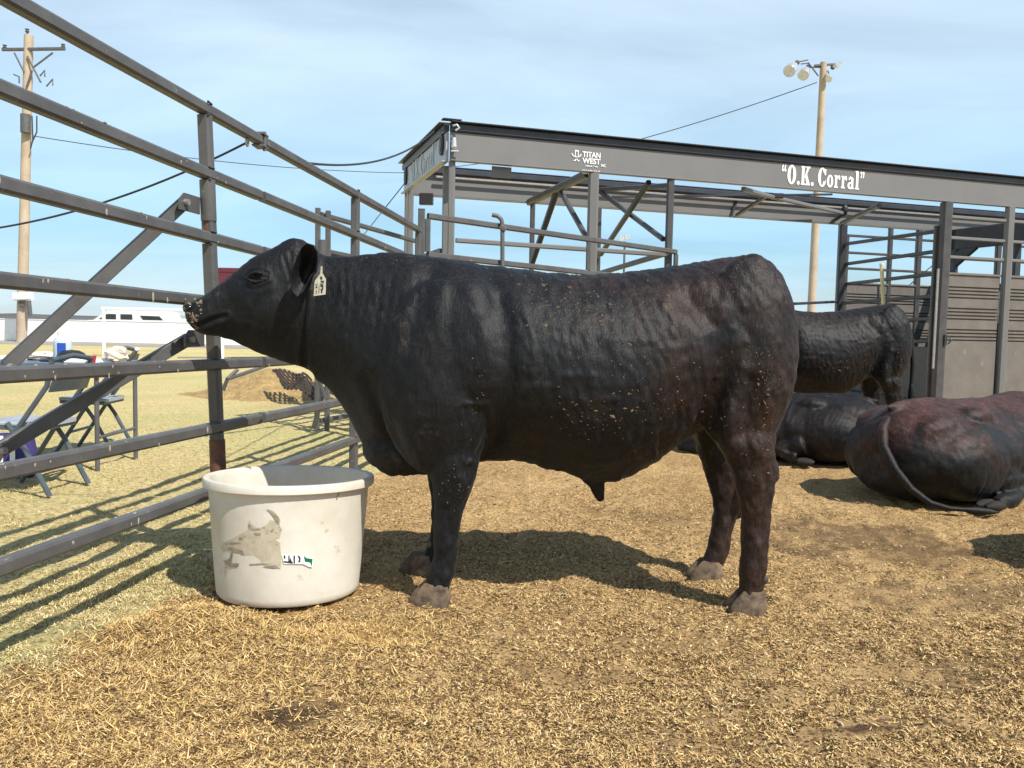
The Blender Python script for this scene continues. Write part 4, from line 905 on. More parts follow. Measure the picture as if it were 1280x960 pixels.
decal('label_scrap', D0([(778, 560), (1000, 548), (1118, 592), (1112, 690), (1080, 690), (1010, 660), (800, 662)]), M['letter'], .0008)
for pl_ in ([(800, 570), (815, 572), (820, 600), (805, 610)], [(800, 630), (900, 640), (898, 656), (800, 645)], [(850, 572), (862, 572), (868, 640), (852, 640)], [(872, 590), (890, 640), (868, 640)], [(905, 572), (922, 572), (922, 655), (908, 655)], [(950, 570), (968, 572), (982, 600), (978, 640), (956, 642), (966, 610)]): decal('label_print', D0(pl_), M['ink'], .002)
decal('label_print', D0([(1015, 572), (1045, 596), (1110, 604), (1103, 680), (1085, 640), (1030, 634)]), M['green'], .002)
h = tubp(272, 611); mb = MB(); mb.ell(h, (.012, .012, .012)); mb.build('drain_hole', M['black'], e, True)
mb = MB(); a_ = tubp(424, 611); b_ = tubp(420, 625); mb.tube([a_, b_], .003, 6); mb.build('crack', M['tubdark'], e)
# feed left in the bottom of the tub
mb = MB(); mb.loft([ring(.29, .036), ring(.30, .11), ring(.2, .125), ring(.02, .12)]); mb.build('feed_residue', M['hay'], e)

e.rotation_euler.x = math.radians(-2.6); e.location.z -= .008
# ================================================================== the bulls
YB = 3.58
def B2(px, py, Y_=YB): return yp(px, py, Y_)
def remesh(mb, name, voxel, smooth_it):
    me = bpy.data.meshes.new('tmp'); me.from_pydata(mb.v, [], mb.f); bm = bmesh.new(); bm.from_mesh(me)
    bmesh.ops.recalc_face_normals(bm, faces=bm.faces); bm.to_mesh(me); bm.free()
    o = bpy.data.objects.new('tmp', me); COL.objects.link(o)
    m1 = o.modifiers.new('r', 'REMESH'); m1.mode = 'VOXEL'; m1.voxel_size = voxel
    m2 = o.modifiers.new('s', 'SMOOTH'); m2.factor = .5; m2.iterations = smooth_it
    dg_ = bpy.context.evaluated_depsgraph_get(); dg_.update(); out = bpy.data.meshes.new_from_object(o.evaluated_get(dg_)); bpy.data.objects.remove(o); out.name = name
    return out
def hrings(pts, n=20):
    """horizontal elliptical rings: (x, y, z, rx, ry)"""
    return [[(x_+rx*math.cos(a), y_+ry*math.sin(a), z) for a in np.linspace(0, 2*math.pi, n+1)[:-1]] for x_, y_, z, rx, ry in pts]
def dense(L_, k=4):
    A_ = np.array(L_, float); i = np.arange(len(A_)); j = np.linspace(0, len(A_)-1, (len(A_)-1)*k+1)
    out = np.stack([np.interp(j, i, A_[:, c]) for c in range(A_.shape[1])], 1)
    for _ in range(2): out[1:-1] = (out[:-2]+2*out[1:-1]+out[2:])/4
    return out
body = MB()
# trunk + neck: px, top, bottom, halfwidth, low-taper
tk = [(395, 318, 474, .125, .25), (410, 321, 484, .14, .3), (430, 321, 508, .165, .38), (450, 319, 545, .195, .42), (470, 316, 580, .225, .45), (495, 315, 592, .26, .42), (520, 318, 595, .295, .36), (560, 323, 590, .33, .25), (600, 330, 577, .355, .12), (650, 336, 574, .375, .05), (700, 342, 586, .39, .05), (740, 344, 601, .395, .08), (780, 341, 601, .39, .10), (815, 336, 583, .375, .1), (845, 332, 560, .355, .05), (875, 327, 540, .34, .0), (910, 321, 530, .325, 0), (940, 319, 525, .29, 0), (960, 325, 515, .235, 0), (976, 345, 500, .16, 0), (984, 372, 470, .085, 0)]
rings = []
for px, tp_, bt, hw, lt in dense(tk):
    a = B2(px, tp_); c = B2(px, bt); zc = (a[2]+c[2])/2; hz = (a[2]-c[2])/2; rg = []
    for th in np.linspace(0, 2*math.pi, 41)[:-1]:
        cs, sn = math.cos(th), math.sin(th); ee = .95
        yy = hw*math.copysign(abs(cs)**ee, cs); zz = hz*math.copysign(abs(sn)**.92, sn)
        k_ = 1-(lt+.14)*max(0, -sn)**1.4
        if sn > 0: k_ *= 1-.16*sn**2
        rg.append((a[0], YB+yy*k_, zc+zz))
    rings.append(rg)
body.loft(rings)
# head: px, top, bottom, halfwidth
hd = [(236, 384, 404, .05), (240, 378, 409, .072), (248, 374, 415, .088), (258, 369.5, 420, .092), (272, 358, 420, .088), (288, 346, 425, .086), (305, 331, 433, .095), (320, 320, 441, .112), (335, 313, 446, .125), (348, 307, 450, .128), (358, 300, 453, .122), (368, 297, 456, .118), (378, 299, 459, .12), (390, 307, 464, .125), (404, 318, 474, .13)]
rings = []
for px, tp_, bt, hw in dense(hd):
    a = B2(px, tp_); c = B2(px, bt); zc = (a[2]+c[2])/2; hz = (a[2]-c[2])/2
    rings.append([(a[0]-.10*0, YB+hw*math.copysign(abs(math.cos(th))**.8, math.cos(th))*(1-.38*max(0, -math.sin(th))**1.3), zc+hz*math.copysign(abs(math.sin(th))**.9, math.sin(th))) for th in np.linspace(0, 2*math.pi, 33)[:-1]])
body.loft(rings)
for sg in (-1, 1):
    # shoulder, forearm muscle, haunch, stifle
    c = B2(556, 470); body.ell((c[0], YB+sg*.215, c[2]), (.25, .13, .40), 24, 16)
    c = B2(592, 440); body.ell((c[0], YB+sg*.21, c[2]), (.22, .13, .30), 24, 16)
    c = B2(918, 440); body.ell((c[0], YB+sg*.19, c[2]), (.205, .15, .40), 24, 16)
    c = B2(905, 500); body.ell((c[0], YB+sg*.20, c[2]), (.15, .12, .19), 20, 14)
    pass
# brisket, sheath
c = B2(505, 560); body.ell((c[0], YB, c[2]), (.18, .15, .12), 20, 12)
body.tube([Vector(B2(728, 565)), Vector(B2(738, 590)), Vector(B2(747, 610)), Vector(B2(751, 627))], [.06, .055, .033, .012], 14)
def leg(pts, Y_):
    out = []
    for q in dense(pts, 3):
        px, py, rx, ry = q[:4]; y2 = q[4]; p = B2(px, py, y2); out.append((p[0], y2, p[2], rx, ry))
    body.loft(hrings(out))
N_ = 3.365; F_ = 3.80
leg([(566, 520, .14, .09, 3.46), (567, 560, .115, .09, N_), (567, 590, .098, .085, N_), (565, 612, .082, .075, N_), (561, 635, .062, .062, N_), (560, 650, .058, .058, N_), (558, 668, .050, .052, N_), (557, 690, .050, .05, N_), (554, 708, .054, .052, N_), (551, 722, .056, .056, N_), (548, 734, .047, .05, N_), (544, 744, .052, .056, N_), (540, 752, .05, .055, N_)], N_)
leg([(560, 500, .12, .09, 3.70), (558, 560, .10, .09, F_), (556, 590, .085, .08, F_), (555, 615, .062, .062, F_), (554, 635, .056, .056, F_), (552, 660, .047, .05, F_), (548, 680, .048, .05, F_), (542, 694, .052, .05, F_), (536, 703, .047, .05, F_), (529, 712, .052, .055, F_), (526, 717, .05, .05, F_)], F_)
leg([(920, 480, .18, .12, 3.46), (922, 520, .155, .12, 3.43), (930, 550, .125, .10, N_), (938, 575, .098, .08, N_), (943, 597, .086, .068, N_), (944, 615, .077, .062, N_), (945, 635, .062, .055, N_), (945, 655, .056, .052, N_), (943, 680, .056, .054, N_), (942, 702, .056, .054, N_), (940, 720, .055, .056, N_), (939, 733, .048, .05, N_), (937, 744, .054, .056, N_), (936, 750, .05, .055, N_)], N_)
leg([(905, 490, .16, .12, 3.70), (898, 535, .12, .11, F_), (899, 565, .10, .085, F_), (903, 590, .085, .07, F_), (906, 612, .068, .058, F_), (908, 635, .058, .05, F_), (904, 655, .050, .048, F_), (900, 675, .050, .05, F_), (896, 691, .054, .052, F_), (891, 703, .048, .05, F_), (886, 713, .053, .055, F_), (883, 719, .05, .052, F_)], F_)
for (px, py, Y_) in ((964, 588, N_), (924, 632, F_)):
    c = B2(px, py, Y_); body.ell(c, (.035, .035, .06), 12, 8)
bme = remesh(body, 'bull_body', .0085, 13)
co = np.zeros(len(bme.vertices)*3, np.float32); bme.vertices.foreach_get('co', co); co = co.reshape(-1, 3).astype(float)
nr = np.zeros(len(bme.vertices)*3, np.float32); bme.vertices.foreach_get('normal', nr); nr = nr.reshape(-1, 3).astype(float)
# planar photo coordinates of every vertex at the body plane (symmetric sculpting of both flanks)
q = np.stack([co[:, 0], np.full(len(co), YB), co[:, 2]-HC], 1); dpt = q@FV
pu = 640+FP*(q@RV)/dpt; pv = 480-FP*(q@UV)/dpt; side = np.abs(nr[:, 1]); sd = np.clip(side*1.6-.2, 0, 1); dep = np.abs(co[:, 1]-YB)
disp = np.zeros(len(co))
def bump(u, v, su, sv, amp, rot=0, mask=sd):
    global disp
    a = math.radians(rot); x_ = (pu-u)*math.cos(a)+(pv-v)*math.sin(a); y_ = -(pu-u)*math.sin(a)+(pv-v)*math.cos(a)
    disp += amp*np.exp(-(x_/su)**2-(y_/sv)**2)*mask
def crease(pts, wd_, amp, lip=.5, mask=sd):
    global disp
    best = np.full(len(co), 1e9); fade = np.zeros(len(co))
    for (x0, y0), (x1, y1) in zip(pts[:-1], pts[1:]):
        dx_, dy_ = x1-x0, y1-y0; L2 = dx_*dx_+dy_*dy_; t_ = np.clip(((pu-x0)*dx_+(pv-y0)*dy_)/L2, 0, 1)
        d = np.hypot(pu-x0-t_*dx_, pv-y0-t_*dy_); best = np.minimum(best, d)
    disp += (-amp*np.exp(-(best/wd_)**2)+amp*lip*np.exp(-((best-2*wd_)/(wd_))**2))*mask
hm_ = sd*(pu < 400)
# head
bump(331, 344, 13, 9, .012, 10, hm_); bump(331, 349, 7, 4, -.020, 8, hm_); bump(312, 352, 6, 4, -.006, 0, hm_)
crease([(318, 347), (325, 341), (336, 340), (345, 345)], 1.6, .006, .6, hm_); crease([(318, 353), (330, 356), (344, 351)], 1.8, .005, .7, hm_); crease([(322, 361), (336, 363), (348, 357)], 2.2, .004, .5, hm_)
bump(350, 392, 26, 30, .016, 0, hm_); bump(297, 384, 16, 10, -.010, -35, hm_); crease([(345, 368), (330, 385), (322, 408)], 5, .006, .3, hm_)
crease([(252, 408), (264, 404), (276, 399), (290, 396)], 2.6, .007, .7, hm_); bump(272, 412, 14, 5, .005, -8, hm_); bump(318, 405, 18, 4, .005, 12, hm_)
m2 = np.clip((248-pu)/6, 0, 1); bump(242, 385, 4.2, 3.4, -.026, 0, np.clip(side*1.5, 0, 1)); bump(248, 388, 6, 8, .005, 0, hm_)
crease([(383, 330), (390, 375), (386, 410), (384, 462)], 3.5, .012, .5, sd)
for q_ in ([(362, 322), (367, 338), (372, 350)], [(370, 318), (375, 335), (378, 350)], [(377, 322), (380, 336), (381, 350)]): crease(q_, 1.8, .004, .8, hm_)
# neck folds
for x0, y0, x1, y1, a in ((421, 335, 431, 372, .006), (433, 328, 441, 395, .007), (446, 338, 448, 410, .005), (470, 345, 458, 420, .007), (484, 340, 476, 430, .008), (497, 335, 489, 428, .008), (509, 352, 500, 415, .005), (526, 345, 528, 410, .005), (538, 350, 541, 400, .004), (405, 400, 415, 450, .004)):
    crease([(x0, y0), ((x0+x1)/2+3, (y0+y1)/2), (x1, y1)], 2.6, a*.26, .45, sd*(.35+.65*np.clip(1-np.abs(pv-(y0+y1)/2)/(abs(y1-y0)*.62), 0, 1))*np.clip(1-np.maximum(0, np.abs(pv-(y0+y1)/2)-abs(y1-y0)*.45)/10, 0, 1))
crease([(545, 340), (530, 400), (505, 470), (500, 540)], 12, .012, .4); bump(588, 405, 36, 55, .009); bump(560, 500, 30, 30, .012); crease([(612, 340), (630, 400), (636, 470), (618, 540), (600, 575)], 12, .018, .3)
crease([(470, 470), (490, 520), (520, 560)], 8, .008, .4)
for i in range(9): x0 = 640+i*13; crease([(x0, 405+i*3), (x0+5, 460+i*2), (x0-4, 515+i*2)], 5, .0022, .6)
for i in range(5): crease([(585+i*6, 500), (592+i*5, 530), (588+i*3, 560)], 2.6, .005, .7)
# loin, hip, flank, thigh
bump(868, 352, 24, 16, .014, 15); crease([(845, 380), (872, 410), (880, 455), (868, 500), (862, 540)], 14, .020, .3); bump(955, 378, 20, 22, .010); bump(935, 450, 26, 60, .014)
crease([(905, 400), (915, 460), (908, 520)], 12, .010, .3); bump(890, 520, 12, 24, .012); bump(820, 560, 26, 10, .006, -30)
crease([(912, 470), (905, 520), (912, 570)], 8, .010, .4); bump(760, 400, 60, 50, .006)
for i in range(5): crease([(800+i*12, 440), (806+i*12, 480), (796+i*12, 520)], 5, .003, .6)
# loose hair texture at small scale
hz_ = 1
for sc_, am in ((.06, .0035), (.026, .0022)):
    disp += (1+1.6*(co[:, 2] < .55))*am*vn(co[:, 0]*1.8+co[:, 1], co[:, 2]*.8+.3*co[:, 0], sc_, int(sc_*1e3))
rear = np.clip((pu-560)/120, .25, 1)*np.clip((co[:, 2]-.1)*4, 0, 1)
tx = co[:, 0]+.35*co[:, 2]; disp += rear*(.0050*vn(tx*3.0, co[:, 2]+.3*co[:, 1], .055, 91)+.0034*vn(tx*3.2, co[:, 2], .030, 92))
disp += rear*.004*np.clip(vn(co[:, 0], co[:, 2], .045, 93)-.18, 0, 1)*4
co2 = co+nr*disp[:, None]
ORG = Vector((float(B2(740, 600)[0]), YB, 0)); bme.vertices.foreach_set('co', (co2-np.array(ORG)).astype(np.float32).ravel()); bme.update()
bull = empty('bull', ORG, 'huge black bull standing side on at the white tub, muddy nose raised', 'bull', 'black bulls in the pen')
bo = link('body', bme, M['coat'], bull, True)
BV = BVHTree.FromPolygons([tuple(v.co) for v in bme.vertices], [tuple(p.vertices) for p in bme.polygons])
def hit(px, py):
    d = Vector(ray(px, py)).normalized(); r_ = BV.ray_cast(Vector(CV)-ORG, d)
    return (r_[0]+ORG, r_[1]) if r_[0] is not None else (None, None)
def hairs(name, bm_, n, parent, m, ln, wd, flow, lift=(.05, .35), seed=1, keep=None):
    """short hairs rooted all over a body mesh, lying along the flow of the coat"""
    rg = np.random.default_rng(seed); bm_.calc_loop_triangles(); nt_ = len(bm_.loop_triangles); tv = np.zeros(nt_*3, np.int32); bm_.loop_triangles.foreach_get('vertices', tv); tv = tv.reshape(-1, 3)
    V = np.zeros(len(bm_.vertices)*3, np.float32); bm_.vertices.foreach_get('co', V); V = V.reshape(-1, 3).astype(float); Nn = np.zeros(len(bm_.vertices)*3, np.float32); bm_.vertices.foreach_get('normal', Nn); Nn = Nn.reshape(-1, 3).astype(float)
    A_, B_, C_ = V[tv[:, 0]], V[tv[:, 1]], V[tv[:, 2]]; ar = np.linalg.norm(np.cross(B_-A_, C_-A_), axis=1); pick = rg.choice(nt_, n, p=ar/ar.sum())
    u = rg.uniform(0, 1, n); v = rg.uniform(0, 1, n); f = u+v > 1; u[f] = 1-u[f]; v[f] = 1-v[f]; u = u[:, None]; v = v[:, None]
    P_ = A_[pick]*(1-u-v)+B_[pick]*u+C_[pick]*v; nn = Nn[tv[pick, 0]]*(1-u-v)+Nn[tv[pick, 1]]*u+Nn[tv[pick, 2]]*v; nn /= np.linalg.norm(nn, axis=1)[:, None]+1e-9
    if keep is not None: k_ = keep(P_); P_ = P_[k_]; nn = nn[k_]; n = len(P_)
    F_ = flow(P_)+rg.normal(0, .13, (n, 3))+.45*np.stack([vn(P_[:, 0]*2, P_[:, 2], .12, 5), np.zeros(n), vn(P_[:, 0], P_[:, 2]*2, .10, 6)], 1)
    F_ -= nn*(F_*nn).sum(1)[:, None]; F_ /= np.linalg.norm(F_, axis=1)[:, None]+1e-9
    l = rg.uniform(*ln, n)[:, None]; lf = rg.uniform(*lift, n)[:, None]; S_ = np.cross(nn, F_)*(rg.uniform(*wd, n)/2)[:, None]
    m_ = P_+F_*l*.5+nn*l*lf*.7; e_ = P_+F_*l+nn*l*lf
    co_ = np.stack([P_-S_, P_+S_, m_-S_*.8, m_+S_*.8, e_], 1).reshape(-1, 3); k = np.arange(n)*5
    tri = np.stack([k, k+1, k+3, k, k+3, k+2, k+2, k+3, k+4], 1).ravel()
    me_ = fast_mesh(name, co_, tri, 3); nm = np.repeat(nn, 5, axis=0)
    for p in (): pass
    me_.polygons.foreach_set('use_smooth', np.ones(len(me_.polygons), bool)); me_.normals_split_custom_set_from_vertices(nm.astype(np.float32))
    o = link(name, me_, m, parent); return tag(o, kind='stuff')
def bflow(P_):
    up_ = np.clip((P_[:, 2]-.75)/.5, 0, 1)
    return np.stack([.25+.75*up_, np.zeros(len(P_)), -1+.35*up_], 1)
hairs('hair', bme, 60000, bull, M['coat'], (.007, .016), (.0006, .0011), bflow, lift=(.05, .3), seed=3, keep=lambda P_: (P_[:, 2] > 1.33) & (P_[:, 0] > -1.15) & (rng.uniform(0, 1, len(P_)) < np.clip((P_[:, 2]-1.33)*10, 0, .8)))
# eyes
for sg in (-1, 1):
    c, nn = hit(331, 348)
    if c is None: continue
    yy = c.y+.006 if sg < 0 else 2*YB-c.y-.006
    mb = MB(); mb.ell((c.x, yy, c.z), (.021, .012, .013), 16, 10); eo = mb.build('eye', M['eye'], bull, True)
    s2 = sg*.010
    for pts, nm in (([(320, 350), (324, 344.5), (331, 342.5), (339, 344), (344, 349)], 'eyelid'), ([(320, 350), (325, 353), (332, 354.5), (339, 353), (344, 349)], 'eyelid')):
        P = [];
        for u_, v_ in pts:
            p_ = B2(u_, v_); P.append((p_[0], yy+s2*.5, p_[2]))
        MB().tube(P, [.003, .0055, .0065, .0055, .003], 8).build(nm, M['coat'], bull, True)
# muzzle pad with mud, nostril rims
for sg in (-1, 1):
    mb = MB(); p_ = B2(242, 385)
    yy = YB+sg*.052; mb.tube([(p_[0]+.019*math.cos(a)-.004, yy+sg*.012*math.cos(a*1)+.0, p_[2]+.016*math.sin(a)+.002*math.cos(a)) for a in np.linspace(.4, 5.9, 14)], [.004]+[.008]*12+[.004], 8); mb.build('nostril_rim', M['muzzle'], bull, True); MB().ell((p_[0]+.002, YB+sg*.062, p_[2]), (.018, .012, .014)).build('nostril', M['eye'], bull, True)
mb = MB()
rs2 = random.Random(4)
for _ in range(70):
    u_ = rs2.gauss(242, 4.0); v_ = rs2.uniform(376, 414)
    if abs(u_-242) < 5.5 and abs(v_-386) < 5.5: continue
    c, nn = hit(u_, v_)
    if c is None: continue
    mb.ell(c, (rs2.uniform(.003, .008), rs2.uniform(.002, .005), rs2.uniform(.003, .007)), 7, 5)
tag(mb.build('muzzle_mud', M['muzzle'], bull, True), kind='stuff')
# ears: cupped, hanging sideways, the opening towards the camera
for sg in (-1, 1):
    out = [(390, 326), (395, 316), (402, 311), (409, 313), (414, 321), (414, 332), (411, 344), (405, 350), (400, 358), (395, 368), (388, 374), (382, 368), (380, 355), (383, 341)]
    cen = (398, 340); mb = MB(); v = []; n = len(out)
    lay = [(1.0, -.215), (.97, -.235), (.80, -.215), (.45, -.17), (.05, -.155)]
    back = [(1.0, -.215), (.85, -.195), (.5, -.14), (.2, -.10)]
    rings = []
    for k_, yy in lay[::-1]+back[1:]:
        rg = []
        for (x_, y_) in out:
            p_ = B2(cen[0]+(x_-cen[0])*k_, cen[1]+(y_-cen[1])*k_); rg.append((p_[0], YB-sg*(yy+.03*(y_-340)/30*k_*.6)*1, p_[2]))
        rings.append(rg)
    mb.loft(rings); mb.build('ear', M['coat'], bull, True)
# ear tag
Yt = YB-.262
tg = [(401.0, 333), (403.2, 333), (403, 341), (407.5, 349), (407, 368), (392, 370), (393.5, 351), (400.5, 342)]
mb = MB(); fr = [B2(*p_, Yt) for p_ in tg]; bk_ = [B2(*p_, Yt+.003) for p_ in tg]; n = len(tg)
mb.add(fr+bk_, [tuple(range(n)), tuple(range(2*n-1, n-1, -1))]+[(i, (i+1) % n, n+(i+1) % n, n+i) for i in range(n)]); tgo = mb.build('ear_tag', M['tag'], bull)
tagp = lambda x_, y_: B2(385+x_/19.2, 325+y_/19.2, Yt-.0015)
mb = MB()
for pl_ in ([(180, 740), (215, 735), (215, 750), (195, 752)], [(205, 745), (215, 745), (212, 800), (202, 798)], [(170, 795), (210, 800), (200, 812), (170, 808)], [(180, 640), (225, 635), (225, 668), (180, 670)], [(185, 600), (225, 600), (225, 612), (185, 612)], [(185, 560), (195, 560), (195, 600), (185, 600)], [(215, 560), (225, 560), (225, 600), (215, 600)], [(262, 600), (272, 600), (268, 800), (256, 800)], [(290, 400), (340, 400), (350, 460), (300, 470)], [(300, 490), (380, 500), (375, 560), (345, 560), (340, 520), (310, 540)], [(300, 560), (330, 560), (330, 590), (370, 580), (372, 640), (300, 640)], [(335, 650), (370, 645), (365, 720), (300, 720), (300, 695), (335, 695)], [(310, 730), (345, 730), (345, 795), (315, 795)]):
    mb.add([tagp(*p_) for p_ in pl_], [tuple(range(len(pl_)))])
mb.build('tag_print', M['ink'], tgo, org=ORG)
# hooves: two claws each
def hoof(px, pyb, Y_, lx, h_, name='hoof'):
    p_ = B2(px, pyb, Y_); z0 = 0.
    for s in (-1, 1):
        rings = []
        for f_, z in ((1.06, -.016), (1.10, .008), (1.0, .026), (.84, .048), (.62, h_)):
            rg = []
            for th in np.linspace(0, 2*math.pi, 25)[:-1]:
                cx = math.cos(th); sy_ = math.sin(th); xx = -cx*lx*(1.0 if cx > 0 else .62); w_ = .032*(1-.30*max(0, cx))
                rg.append((p_[0]+xx*f_+(.20*(z)*1.1), Y_+s*.032+sy_*w_*f_, z0+z+.004))
            rings.append(rg)
        MB().loft(rings).build(name, M['hoof'], bull, True)
    for s in (-1, 1):
        MB().ell((p_[0]+.048, Y_+s*.026, .125), (.014, .013, .02), 10, 8).build('dewclaw', M['hoof'], bull, True)
hoof(543, 757, N_, .095, .078); hoof(526, 722, F_, .09, .075); hoof(938, 754, N_, .085, .075); hoof(885, 724, F_, .085, .072)
# tail
P = [B2(958, 340, 3.60), B2(971, 352, 3.61), B2(978, 375, 3.62), B2(981, 410, 3.63), B2(980, 460, 3.64), B2(974, 520, 3.67), B2(962, 560, 3.69)]
MB().tube(P, [.030, .030, .027, .024, .02, .017, .014], 12).build('tail', M['coat'], bull, True)
P = [B2(964, 552, 3.68), B2(958, 570, 3.68), B2(953, 592, 3.67), B2(950, 612, 3.67)]
MB().tube(P, [.017, .032, .03, .006], 10).build('tail_switch', M['coat'], bull, True)

# straw and dried crumbs stuck in the coat
def stuck(areas, m, name, parent, hitf, org, szr):
    mb = MB(); rs = random.Random(11)
    for (u0, v0, su, sv, n) in areas:
        for _ in range(n):
            u_ = rs.gauss(u0, su); v_ = rs.gauss(v0, sv); c, nn = hitf(u_, v_)
            if c is None: continue
            s = rs.uniform(*szr)*(2.2 if rs.random() < .07 else 1); a = rs.uniform(0, 3.14); t1 = nn.orthogonal().normalized(); t2 = nn.cross(t1); d1 = t1*math.cos(a)+t2*math.sin(a); d2 = nn.cross(d1)
            e1 = d1*s; e2 = d2*s*rs.uniform(.3, .7); e3 = nn*s*.5
            mb.add([c+e1, c+e2, c-e1, c-e2, c+e3], [(0, 1, 4), (1, 2, 4), (2, 3, 4), (3, 0, 4)])
    return tag(mb.build(name, m, parent, org=org), kind='stuff')
M['chaff'] = mat('stuck_chaff', (.19, .125, .07), .9, col2=(.05, .034, .022), vscale=60)
stuck([(725, 385, 26, 16, 170), (752, 398, 5, 4, 14), (700, 350, 45, 12, 80), (760, 430, 40, 30, 40), (735, 520, 30, 14, 50), (780, 520, 40, 25, 45), (840, 485, 30, 20, 30), (950, 460, 16, 22, 60), (965, 500, 10, 30, 40), (600, 480, 8, 40, 14), (565, 610, 16, 18, 26), (900, 520, 12, 20, 16), (850, 380, 60, 25, 50), (470, 320, 60, 8, 24), (600, 450, 90, 60, 8), (375, 305, 6, 6, 8), (930, 350, 30, 14, 26), (940, 560, 12, 20, 26), (780, 480, 60, 50, 40)], M['chaff'], 'stuck_straw', bull, hit, ORG, (.0022, .006))

# second standing bull
b2 = copy_tree(bull); b2.location = (0, 0, 0); sc2 = 1.0
rump = yp(1131, 400, 8.45); mr = float(co2[:, 0].max()); b2.location = Vector((float(rump[0])-(mr-ORG.x)*sc2, 8.45, -.012)); b2.scale = (sc2,)*3
b2['label'] = 'black bull with muddy legs standing behind the first bull, only its hindquarters in view'
for c in b2.children:
    if c.name.startswith(('body', 'hair')):
        c.data = c.data.copy(); c.data.materials[0] = M['coat2']

P = [yp(1108, 386, 8.45), yp(1122, 391, 8.42), yp(1133, 404, 8.40), yp(1139, 425, 8.40), yp(1141, 455, 8.40), yp(1139, 485, 8.40)]
MB().tube([Vector(p_) for p_ in P], [.035, .034, .030, .026, .022, .02], 12).build('tail', M['coat2'], b2, True, org=b2.location)
P = [yp(1139, 480, 8.40), yp(1140, 495, 8.39), yp(1138, 515, 8.39), yp(1134, 532, 8.4)]
MB().tube([Vector(p_) for p_ in P], [.02, .042, .04, .01], 12).build('tail_switch', M['coat2'], b2, True, org=b2.location)
# lying bull, canonical: facing +x, centred at origin
def lying(name):
    mb = MB()
    tk = [(-1.02, .50, .14, .10), (-.98, .58, .08, .24), (-.88, .655, .03, .36), (-.70, .70, .0, .43), (-.45, .70, -.02, .46), (-.1, .70, -.02, .48), (.2, .71, -.02, .47), (.45, .75, -.02, .42), (.65, .74, .0, .35), (.8, .75, .08, .27), (.95, .77, .18, .20), (1.08, .80, .28, .165), (1.2, .83, .37, .14)]
    rings = []
    for x_, zt_, zb_, hw in dense(tk):
        zc = (zt_+zb_)/2; hz = (zt_-zb_)/2
        rings.append([(x_, hw*math.copysign(abs(math.cos(th))**.9, math.cos(th))*(1-.42*max(0, math.sin(th))**1.6), zc+hz*math.copysign(abs(math.sin(th))**.9, math.sin(th))) for th in np.linspace(0, 2*math.pi, 37)[:-1]])
    mb.loft(rings)
    hd = [(x_, a_-.11, b_-.11, c_) for x_, a_, b_, c_ in [(1.12, .95, .50, .13), (1.2, .98, .54, .125), (1.3, .93, .54, .12), (1.42, .84, .54, .10), (1.52, .77, .54, .085), (1.6, .73, .55, .085), (1.64, .68, .58, .06)]]
    mb.loft([[(x_, hw*math.cos(th), (zt_+zb_)/2+(zt_-zb_)/2*math.sin(th)) for th in np.linspace(0, 2*math.pi, 25)[:-1]] for x_, zt_, zb_, hw in dense(hd)])
    for sg in (-1, 1):
        mb.ell((-.55, sg*.30, .30), (.36, .20, .27), 20, 12); mb.ell((-.68, sg*.2, .48), (.26, .16, .17), 16, 10)
        mb.ell((-.38, sg*.22, .60), (.15, .10, .08), 12, 8)
        mb.ell((.45, sg*.25, .34), (.26, .16, .33), 20, 12); pass
        mb.tube([(-.35, sg*.36, .2), (-.1, sg*.40, .1), (-.3, sg*.47, .06), (-.52, sg*.49, .05)] if sg < 0 else [(-.35, sg*.40, .2), (-.1, sg*.44, .1), (-.3, sg*.5, .06)], [.13, .10, .06, .045] if sg < 0 else [.12, .09, .06], 12)
        mb.tube([(.5, sg*.27, .2), (.85, sg*.28, .1), (.92, sg*.28, .06), (.6, sg*.34, .05)], [.11, .075, .06, .05], 12)
    mb.ell((-.55, 0, .66), (.42, .05, .06), 16, 10)
    me = remesh(mb, name, .014, 9)
    n = len(me.vertices); co = np.zeros(n*3, np.float32); me.vertices.foreach_get('co', co); co = co.reshape(-1, 3).astype(float); nr = np.zeros(n*3, np.float32); me.vertices.foreach_get('normal', nr); nr = nr.reshape(-1, 3)
    d = .006*vn((co[:, 0]+.3*co[:, 2])*2.6, co[:, 2]+co[:, 1]*.6, .05, 63)+.010*vn(co[:, 0]+.4*co[:, 1], co[:, 2]+co[:, 1]*.5, .11, 61)+.005*vn(co[:, 0]*1.3, co[:, 2]+co[:, 1], .04, 62)
    for i in range(6):                                             # folds where the neck leaves the shoulder
        xc = .66+i*.075+co[:, 2]*.10; d += -.010*np.exp(-((co[:, 0]-xc)/.016)**2)*np.clip((co[:, 2]-.3)*4, 0, 1)*(np.abs(nr[:, 1]) > .2)
    d += -.02*np.exp(-((co[:, 0]+.18-.35*(co[:, 2]-.3))/.06)**2)*np.clip(np.abs(nr[:, 1])*1.5-.3, 0, 1)
    me.vertices.foreach_set('co', (co+nr*d[:, None]).astype(np.float32).ravel()); me.update()
    return me
lme = lying('lying_bull_body')
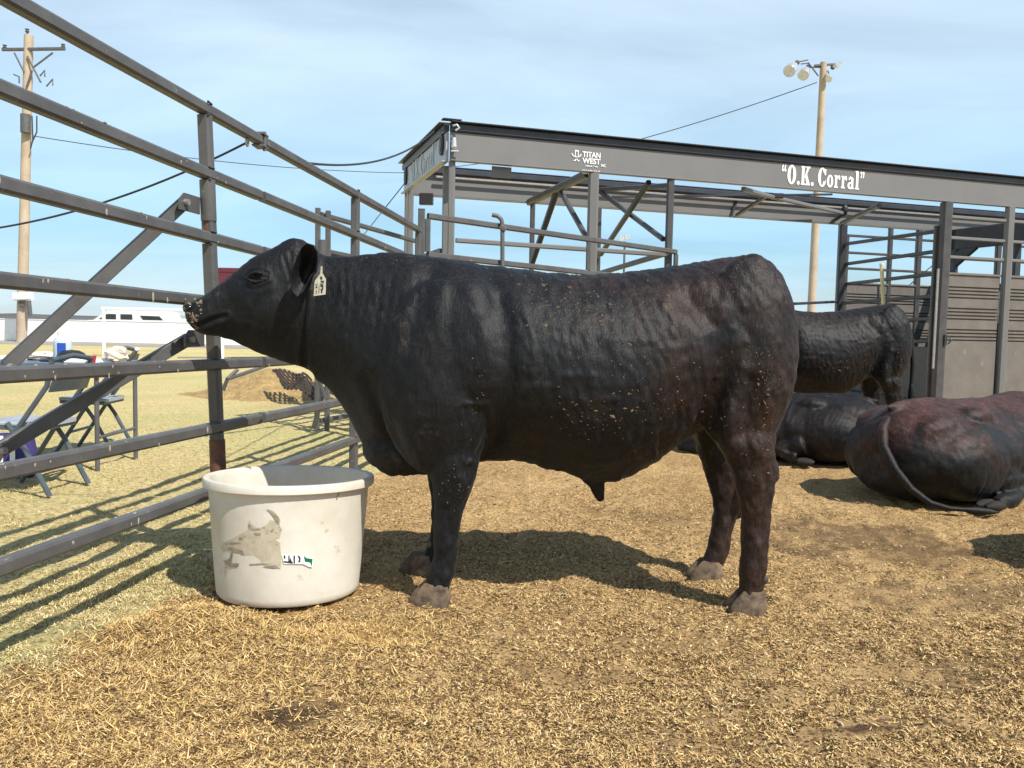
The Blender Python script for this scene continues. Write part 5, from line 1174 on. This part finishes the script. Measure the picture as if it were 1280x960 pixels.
def lying_bull(loc, rz, m, label, tail_pts, sc_=1):
    e = empty('bull', (0, 0, 0), label, 'bull', 'black bulls in the pen')
    me = lme.copy(); link('body', me, m, e, True)
    if 0: hairs('hair', me, 80000, e, m, (.008, .016), (.0012, .002), lambda P_: np.stack([-.5+0*P_[:, 0], .3*np.sign(P_[:, 1]), -1+0*P_[:, 0]], 1), lift=(0, .16), seed=8)
    for sg in (-1, 1):
        rg = [[(1.17+(.05+.02*k_)*math.cos(a)*k_, sg*(.12+.13*t_), 0.77-.03*t_+.065*k_*math.sin(a)) for a in np.linspace(0, 6.283, 15)[:-1]] for t_, k_ in ((0, .5), (.35, 1), (.8, .9), (1.1, .25))]
        MB().loft(rg).build('ear', m, e, True)
        MB().ell((1.33, sg*.108, .67), (.018, .012, .013), 10, 8).build('eye', M['eye'], e, True)
        MB().ell((1.63, sg*.035, .54), (.012, .010, .010), 8, 6).build('nostril', M['eye'], e, True)
    for hx, hy in ((-.56, -.49), (.52, .34), (.52, -.34), (-.36, .52)):
        for s in (-.03, .03):
            MB().loft([[(hx-.10*t_+0, hy+s+r_*math.cos(a), .045+r_*math.sin(a)*.9) for a in np.linspace(0, 6.283, 13)[:-1]] for t_, r_ in ((-.3, .036), (.3, .04), (.8, .03), (1.1, .01))]).build('hoof', M['hoofd'], e, True)
    MB().tube(tail_pts, list(np.linspace(.036, .014, len(tail_pts))), 12).build('tail', m, e, True)
    t2 = Vector(tail_pts[-1]); t1 = Vector(tail_pts[-2]); dd = (t2-t1).normalized()
    MB().tube([t2-dd*.02, t2+dd*.06, t2+dd*.14, t2+dd*.2], [.014, .026, .022, .005], 10).build('tail_switch', m, e, True)
    e.location = loc; e.rotation_euler.z = rz; e.scale = (sc_, sc_, sc_*.93)
    return e
bl = gp(1063, 600); 
tl4 = [(-.94, .0, .57), (-1.02, -.03, .52), (-1.065, -.08, .40), (-1.05, -.16, .26), (-1.01, -.25, .14), (-.95, -.34, .06), (-.88, -.42, .035), (-.80, -.47, .03)]
lb4 = lying_bull((3.40, 6.08, 0), math.radians(28), M['coat3'], 'reddish black bull lying at the right edge with its tail curled on the straw', tl4, 1.04)
tl3 = [(-.92, .02, .60), (-1.0, .02, .52), (-1.03, .03, .35), (-1.02, .10, .18), (-1.08, .2, .06), (-1.2, .3, .04)]
lb3 = lying_bull((2.44, 7.65, 0), math.radians(150), M['coat2'], 'black bull lying low beneath the second standing bull, mostly hidden', tl3, .90)
tl5 = [(-.92, .02, .60), (-1.0, .02, .52), (-1.03, .03, .35), (-1.03, .10, .18), (-1.0, .2, .08), (-.9, .36, .04)]
lb5 = lying_bull((3.74, 4.1, 0), math.radians(6), M['coat2'], 'unseen lying bull added beyond the right edge to throw a shadow on the straw', tl5, 1.0)  # out of view, added only to throw the shadow at the right

for o in bpy.data.objects:
    if 'org' in o: del o['org']
